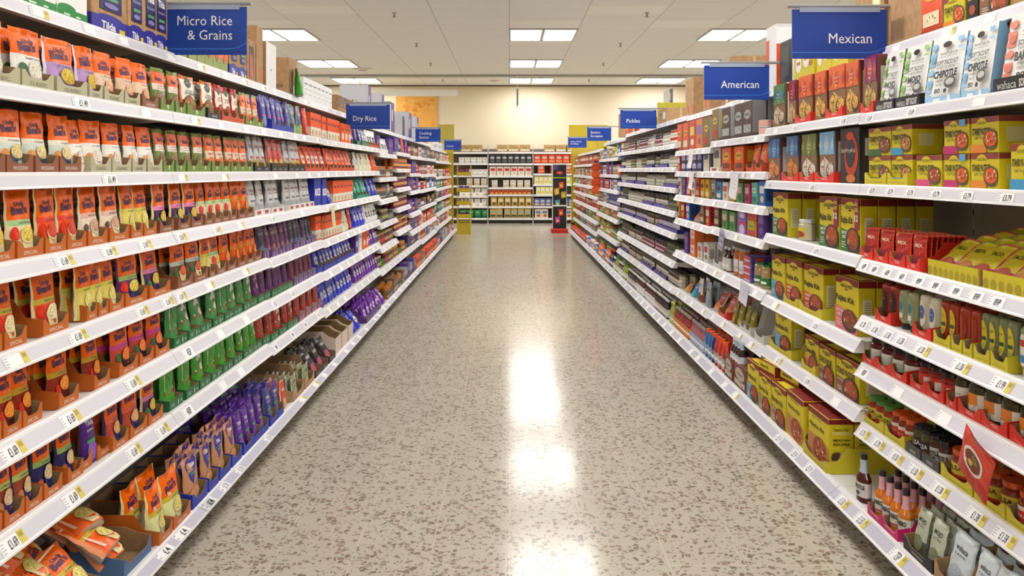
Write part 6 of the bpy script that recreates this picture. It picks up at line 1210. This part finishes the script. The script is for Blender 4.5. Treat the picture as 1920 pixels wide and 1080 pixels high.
# ------------------------------------------------------------------ hanging aisle signs
def wordsign(lines, side, ytop, Z, x0, x1, ztop, zbot, tx, ty, cap, curve, words_):
    """printed board on a rail; x0..x1, ztop, zbot in metres, curve: 1 line rises at the kit side end, -1 at the other"""
    s = SIDE[side]['s']; root = empty('aisle_sign', (0, Z, 0)); W = x1-x0; Hh = ztop-zbot
    b = MB(); b.box(x0, x1, -.003, .003, zbot, ztop, '#0c3fa2')
    fn = lambda u, v, l: (x0+u, -.003-l, zbot+v)
    pts = []; n = 24
    for i in range(n+1):
        u = i/n; e = (u-.8)/.2 if curve > 0 else (.2-u)/.2
        pts.append((u*W, Hh*(.115+(.13*e*e if e > 0 else 0))))
    for i in range(n):
        (a, p), (c, q) = pts[i], pts[i+1]; b.shape(fn, [(a, p), (c, q), (c, q+.0032), (a, p+.0032)], '#3f8be8', .0008)
    for i, t in enumerate(lines): b.text(fn, tx*W, Hh*ty-i*cap*1.42, cap, t, '#f4f7fb', .0012, wid=glyphs(t, 0)[2][0]*cap*.92, align='l' if curve < 0 or len(lines) == 1 and tx < .45 else 'r')
    board = mesh_obj('sign_board', b, root)
    r = MB(); r.tube((s*(SIDE[side]['top']+.24), 0, ztop+.014), (x1+.02 if s < 0 else x0-.02, 0, ztop+.014), .008, '#8f9194^')
    r.box(x0+.03, x1-.03, -.008, -.0045, ztop-.012, ztop+.008, '#9aa8c4'); rail = mesh_obj('rail', r, root)
    c = MB(); xx = s*(SIDE[side]['top']+.22)
    c.lathe([(.014, -.02, '#8f9194^'), (.014, .02, '#8f9194^')], 10, x=xx, z=ztop+.014); c.box(xx-.006, xx+.006, -.006, .006, 1.94, ztop, '#8f9194^'); cl = mesh_obj('clamp', c, root)
    tag(root, words_, 'sign', 'blue aisle signs'); KIDS[root.name] = [board, rail, cl]
def sg(px0, px1, py0, py1, Z): return (px0-955)*Z/F, (px1-955)*Z/F, H+(320-py0)*Z/F, H+(320-py1)*Z/F
for (lines, side, box_, Z, tx, ty, cap, curve, nm) in (
  (['Micro Rice', '& Grains'], 'rice', (289, 463, 13, 103), 3.4, .845, .72, .043, 1, 'blue hanging sign reading Micro Rice & Grains'),
  (['Dry Rice'], 'rice', (649, 731, 196, 242), 6.8, .16, .44, .045, -1, 'blue hanging sign reading Dry Rice'),
  (['Cooking', 'Sauces'], 'rice', (779, 826, 241, 266), 12.0, .15, .66, .043, -1, 'blue hanging sign reading Cooking Sauces'),
  (['Oriental'], 'rice', (833, 865, 263, 281), 17.3, .13, .4, .036, -1, 'small blue hanging sign reading Oriental'),
  (['Mexican'], 'kit', (1485, 1662, 18, 110), 3.4, .84, .42, .045, 1, 'blue hanging sign reading Mexican'),
  (['American'], 'kit', (1320, 1442, 122, 187), 4.8, .84, .45, .047, 1, 'blue hanging sign reading American'),
  (['Pickles'], 'kit', (1163, 1231, 206, 241), 8.5, .17, .42, .043, -1, 'blue hanging sign reading Pickles'),
  (['Eastern', 'European'], 'kit', (1101, 1146, 239, 264), 12.6, .15, .64, .04, -1, 'blue hanging sign reading Eastern European'),
  (['Gravy, Stocks', '& Stuffing'], 'kit', (1065, 1100, 258, 277), 16.4, .13, .62, .033, -1, 'blue hanging sign reading Gravy, Stocks & Stuffing')):
    a, c, zt, zb = sg(*box_, Z); wordsign(lines, side, 0, Z, a, c, zt, zb, tx, ty, cap, curve, nm)

# ------------------------------------------------------------------ standee, yellow rack, shelf cards
st = empty('product_standee', (1.2, 19.1, 0))
m = MB(); m.bbox(-.2, .2, -.18, .18, 0, .1, '#c0221c', .012); mesh_obj('base', m, st)
m = MB(); m.box(-.16, .16, -.02, .02, .1, 1.62, '#17161b'); fn = lambda u, v, l: (u, -.02-l, v)
for (u, v, c, r) in ((.04, 1.13, '#d8562a', .1), (-.07, .98, '#d8a83c', .1), (.09, .9, '#b8a02a', .1), (-.05, .7, '#3f9ac8', .1), (.03, .48, '#d8362a', .1), (-.05, .3, '#b03aa0', .1)):
    m.shape(fn, [(u-.05, v-.08), (u+.06, v-.06), (u+.05, v+.09), (u-.06, v+.07)], c, .001); m.disc(fn, u, v-.01, .032, .035, '#e8c46a', .002, (.16, 0, 2), 10)
m.disc(fn, 0, 1.43, .08, .04, '#c0221c', .001, (.16, 0, 2)); m.text(fn, 0, 1.43, .025, 'Sharwoods' if 0 else 'NEW', '#f2e8e0', .002)
m.patch(fn, -.155, -.05, 1.5, 1.6, '#3a3f8c', .001, 1, 1); m.patch(fn, -.155, .155, 1.3, 1.325, '#9ab83a', .001, 1, 1); mesh_obj('display_panel', m, st)
m = MB()
for a in (-.17, .16): m.box(a, a+.01, -.025, .025, .1, 1.63, '#d3d3d0^')
m.box(-.17, .17, -.026, -.021, .63, .66, '#e8e8e4^'); m.box(-.17, .17, -.025, .025, 1.62, 1.64, '#d3d3d0^'); mesh_obj('frame', m, st)
tag(st, 'black standing advertising display with coloured packs on a red base', 'standee')
yr = empty('promotion_rack', (-1.06, 18.75, 0)); YC = '#c4ad2c^'
m = MB()
for x in (-.16, .15):
    for y in (-.17, .17): m.box(x, x+.012, y, y+.012, .02, 1.6, YC)
mesh_obj('frame', m, yr)
RZ = [.42, .72, 1.02, 1.4]
for z in RZ:
    m = MB(); m.box(-.16, .16, -.18, .18, z-.015, z, YC); m.box(-.165, .165, -.187, -.18, z-.04, z+.05, YC); mesh_obj('shelf', m, yr)
m = MB(); m.box(-.16, .16, -.18, .18, .0, .25, YC)
for q in range(4):
    m.box(-.165, -.145+.0, -.187, .18, .25+.045*q, .265+.045*q, YC); m.box(.145, .165, -.187, .18, .25+.045*q, .265+.045*q, YC); m.box(-.165, .165, -.19, -.18, .25+.045*q, .27+.045*q, YC)
mesh_obj('basket', m, yr)
tag(yr, 'mustard yellow wire rack with basket at the end of the rice run', 'rack')
SIDE['rack'] = dict(s=0); LV['rack'] = {0: RZ}
for (z, key, n) in ((1.4, 'wbagm', 2), (1.02, 'wbagp', 2), (.72, 'pko', 3), (.42, 'small2', 4)):
    if key == 'wbagm': NP('wbagm', 'snack_bag', 'plum snack bag', 'bag', '#6a1f4a*', '#8a2f5a*', 'o', tc='#d9a8c0', w=.14, h=.16, d=.08)
    if key == 'wbagp': NP('wbagp', 'snack_bag', 'purple snack bag', 'bag', '#4a2a86*', '#6a4aa0*', 'o', tc='#d8c8e8', w=.14, h=.13, d=.08)
    _, (w_, d_, h_) = proto(key, 0)
    for q in range(n):
        o = put(key, 'rack', 0, RZ.index(z), 0, 0, 0); x = -1.06-.13+(q+.5)*.26/n
        o.location = (x, 18.69, z+.001); o.rotation_euler = (0, 0, 0); o.scale = (.8, .8, .8) if w_*n > .26 else (1, 1, 1); LOG[-1] = (o, key, 'rack', 0, RZ.index(z), 0, x)
# paper cards hanging off the shelf edges
def card(side, b, px, ztop, w, h, tilt, col, lab, u=None, bands=0, name='shelf_card'):
    sd = SIDE[side]; u = u or sd['front']-.03; Y = u*F/abs(px-955); m = MB(); R_ = 8
    pts = [(0, 0), (0, -.25), (.004, -.6), (.012, -1)]
    m.grid([[(x, -.001-dy, q*h) for x in (-w/2, w/2)] for dy, q in pts][::-1], lambda i, j: col, smooth=True)
    m.grid([[(x, .0004-dy, q*h) for x in (-w/2, w/2)] for dy, q in pts], lambda i, j: col, smooth=True)
    fn = lambda a, c, l: (a, -.002-l-.012*max(0, (-c/h-.25))/.75, c)
    if bands:
        for q in range(3): m.patch(fn, -w*.48, w*.48, -h*(.2+.3*q)-.02, -h*(.2+.3*q), '#8a86a0', .0012, 1, 1)
    else:
        for q in range(3): m.patch(fn, -w*.3, w*.3, -h*(.3+.15*q)-.003, -h*(.3+.15*q), '#c4c4cc', .0012, 1, 1)
    s = sd['s']; o = mesh_obj(name, m); o.location = (s*u, Y, ztop); o.rotation_euler = (0, tilt, (PI/2 if s < 0 else -PI/2))
    tag(o, lab, 'paper card', 'paper cards on the shelf edges')
card('kit', 2, 1378, 1.473, .17, .17, .15, '#efedf2', 'white paper card hanging by the orange sweet cartons, the larger one')
card('kit', 3, 1297, 1.473, .13, .14, .12, '#efedf2', 'white paper card hanging under the blue cookie cartons')
card('kit', 3, 1296, 1.653, .13, .15, .12, '#f2f0f4', 'white paper card hanging under the tall orange sweet cartons')
card('kit', 2, 1396, .79, .17, .13, .1, '#d9d6e4', 'pale lilac card hanging beside the green-lidded tubs')
card('kit', 3, 1354, 1.08, .12, .14, .1, '#b9b6c8', 'grey striped card hanging under the green and pink sweet cartons', bands=1)
card('rice', 3, 624, 1.225, .1, .16, -.05, '#e6dca8', 'pale yellow card hanging in the Dry Rice section', u=1.285)
# orange clip strip hung with little orange packs, and the red leaflet on the salsa shelf
cs = empty('clip_strip', (1.42, 13.1, 1.68)); m = MB(); m.box(-.05, .05, -.003, .003, -.58, 0, '#e8701f'); fn = lambda u, v, l: (u, -.003-l, v)
m.disc(fn, 0, -.05, .04, .02, '#2a3a6a', .001, (.05, -1, 0)); mesh_obj('strip', m, cs)
for q in range(4):
    m = MB(); m.bbox(-.075, .075, -.03, -.006, -.56+.125*q, -.47+.125*q, ('#e05a1c', '#d8481a')[q % 2], .008); mesh_obj('hanging_pack', m, cs)
tag(cs, 'orange clip strip hung with small orange packs among the far kit shelves', 'clip strip')
lf = pouch(.17, .17, .01, [(0, '#b8281c*'), (.3, '#d8402a*')], [('e', -.05, .5, .33, .26, '#ece4da'), ('e', -.05, .5, .27, .2, '#7d3a22~'), ('e', 0, .55, .1, .07, '#6a8a3a~'), ('e', -.1, .45, .08, .05, '#d8a05a~')], fin='#c93424*', back='#c93424*')
m = lf[0][0][1]; o = mesh_obj('recipe_leaflet', m); Y = 1.45*F/(1828-955); o.location = (1.44, Y, .505); o.rotation_euler = (.12, .45, -PI/2)
tag(o, 'red recipe leaflet with a food picture hanging off the salsa shelf edge', 'leaflet')
gb = pouch(.11, .19, .05, [(0, '#4aa83a*'), (.5, '#5ab848*')], [('t', 0, .8, .12, 'rice', '#e8f4e0', .5), ('r', -.3, .4, .3, .5, '#d8e8d0')], fin='#3f9a34*', back='#3f9a34*')
o = mesh_obj('hanging_bag', gb[0][0][1]); o.location = (-1.40, 1.40*F/(955-561), 1.98); o.rotation_euler = (-.08, .12, PI/2+.4)
tag(o, 'green and white bag leaning at the corner of a brown box, top rice shelf', 'bag')

# ------------------------------------------------------------------ labels: ordinals counted inside each run of look-alikes
from collections import defaultdict
runs = defaultdict(list)
for rec in LOG: runs[(CAT[rec[1]]['desc'], rec[2], rec[3], rec[4], rec[5])].append(rec)
DEEP = ['', 'behind the front one', 'third deep', 'fourth deep', 'fifth deep', 'sixth deep', 'seventh deep', 'eighth deep']
plur = lambda s: s+('es' if s.endswith(('x', 'ch', 's')) else 's')
for (desc, side, b, k, r), recs in runs.items():
    recs.sort(key=lambda q: (round(q[6], 2), q[0].location.z))
    for i, (o, key, *_r) in enumerate(recs):
        c = CAT[key]
        if side == 'wall': where = f'back wall {ORD[b]} bay, '+('top shelf' if k == len(WL[b])-1 else f'{ORD[len(WL[b])-1-k]} shelf down')
        elif side == 'rack': where = f'yellow rack, {ORD[3-k]} shelf down'
        else: where = f'{bay_name(side, b)}, {level_name(side, b, k)}'
        pre = f'{ordinal(i)} ' if len(recs) > 1 else ''
        deep = f', {DEEP[min(r, 7)]}' if r else ''
        lab = f'{pre}{desc}{deep}, {where}'
        if len(lab.split()) > 16: lab = f"{pre}{' '.join(desc.split()[:16-len((pre+deep+' '+where).split())])}{deep}, {where}"
        tag(o, lab, c['cat'], f"{plur(c['name'].replace('_', ' '))} on the {side} {'run' if side in ('rice', 'kit') else 'shelves'}, {level_name(side, b, k) if side in ('rice', 'kit') else 'far end'}")
cnt = defaultdict(int)
for rec in LOG: cnt[CAT[rec[1]]['name']] += 1
print('COUNTS', len(LOG), len(bpy.data.objects), sorted(cnt.items(), key=lambda t: -t[1])[:25])
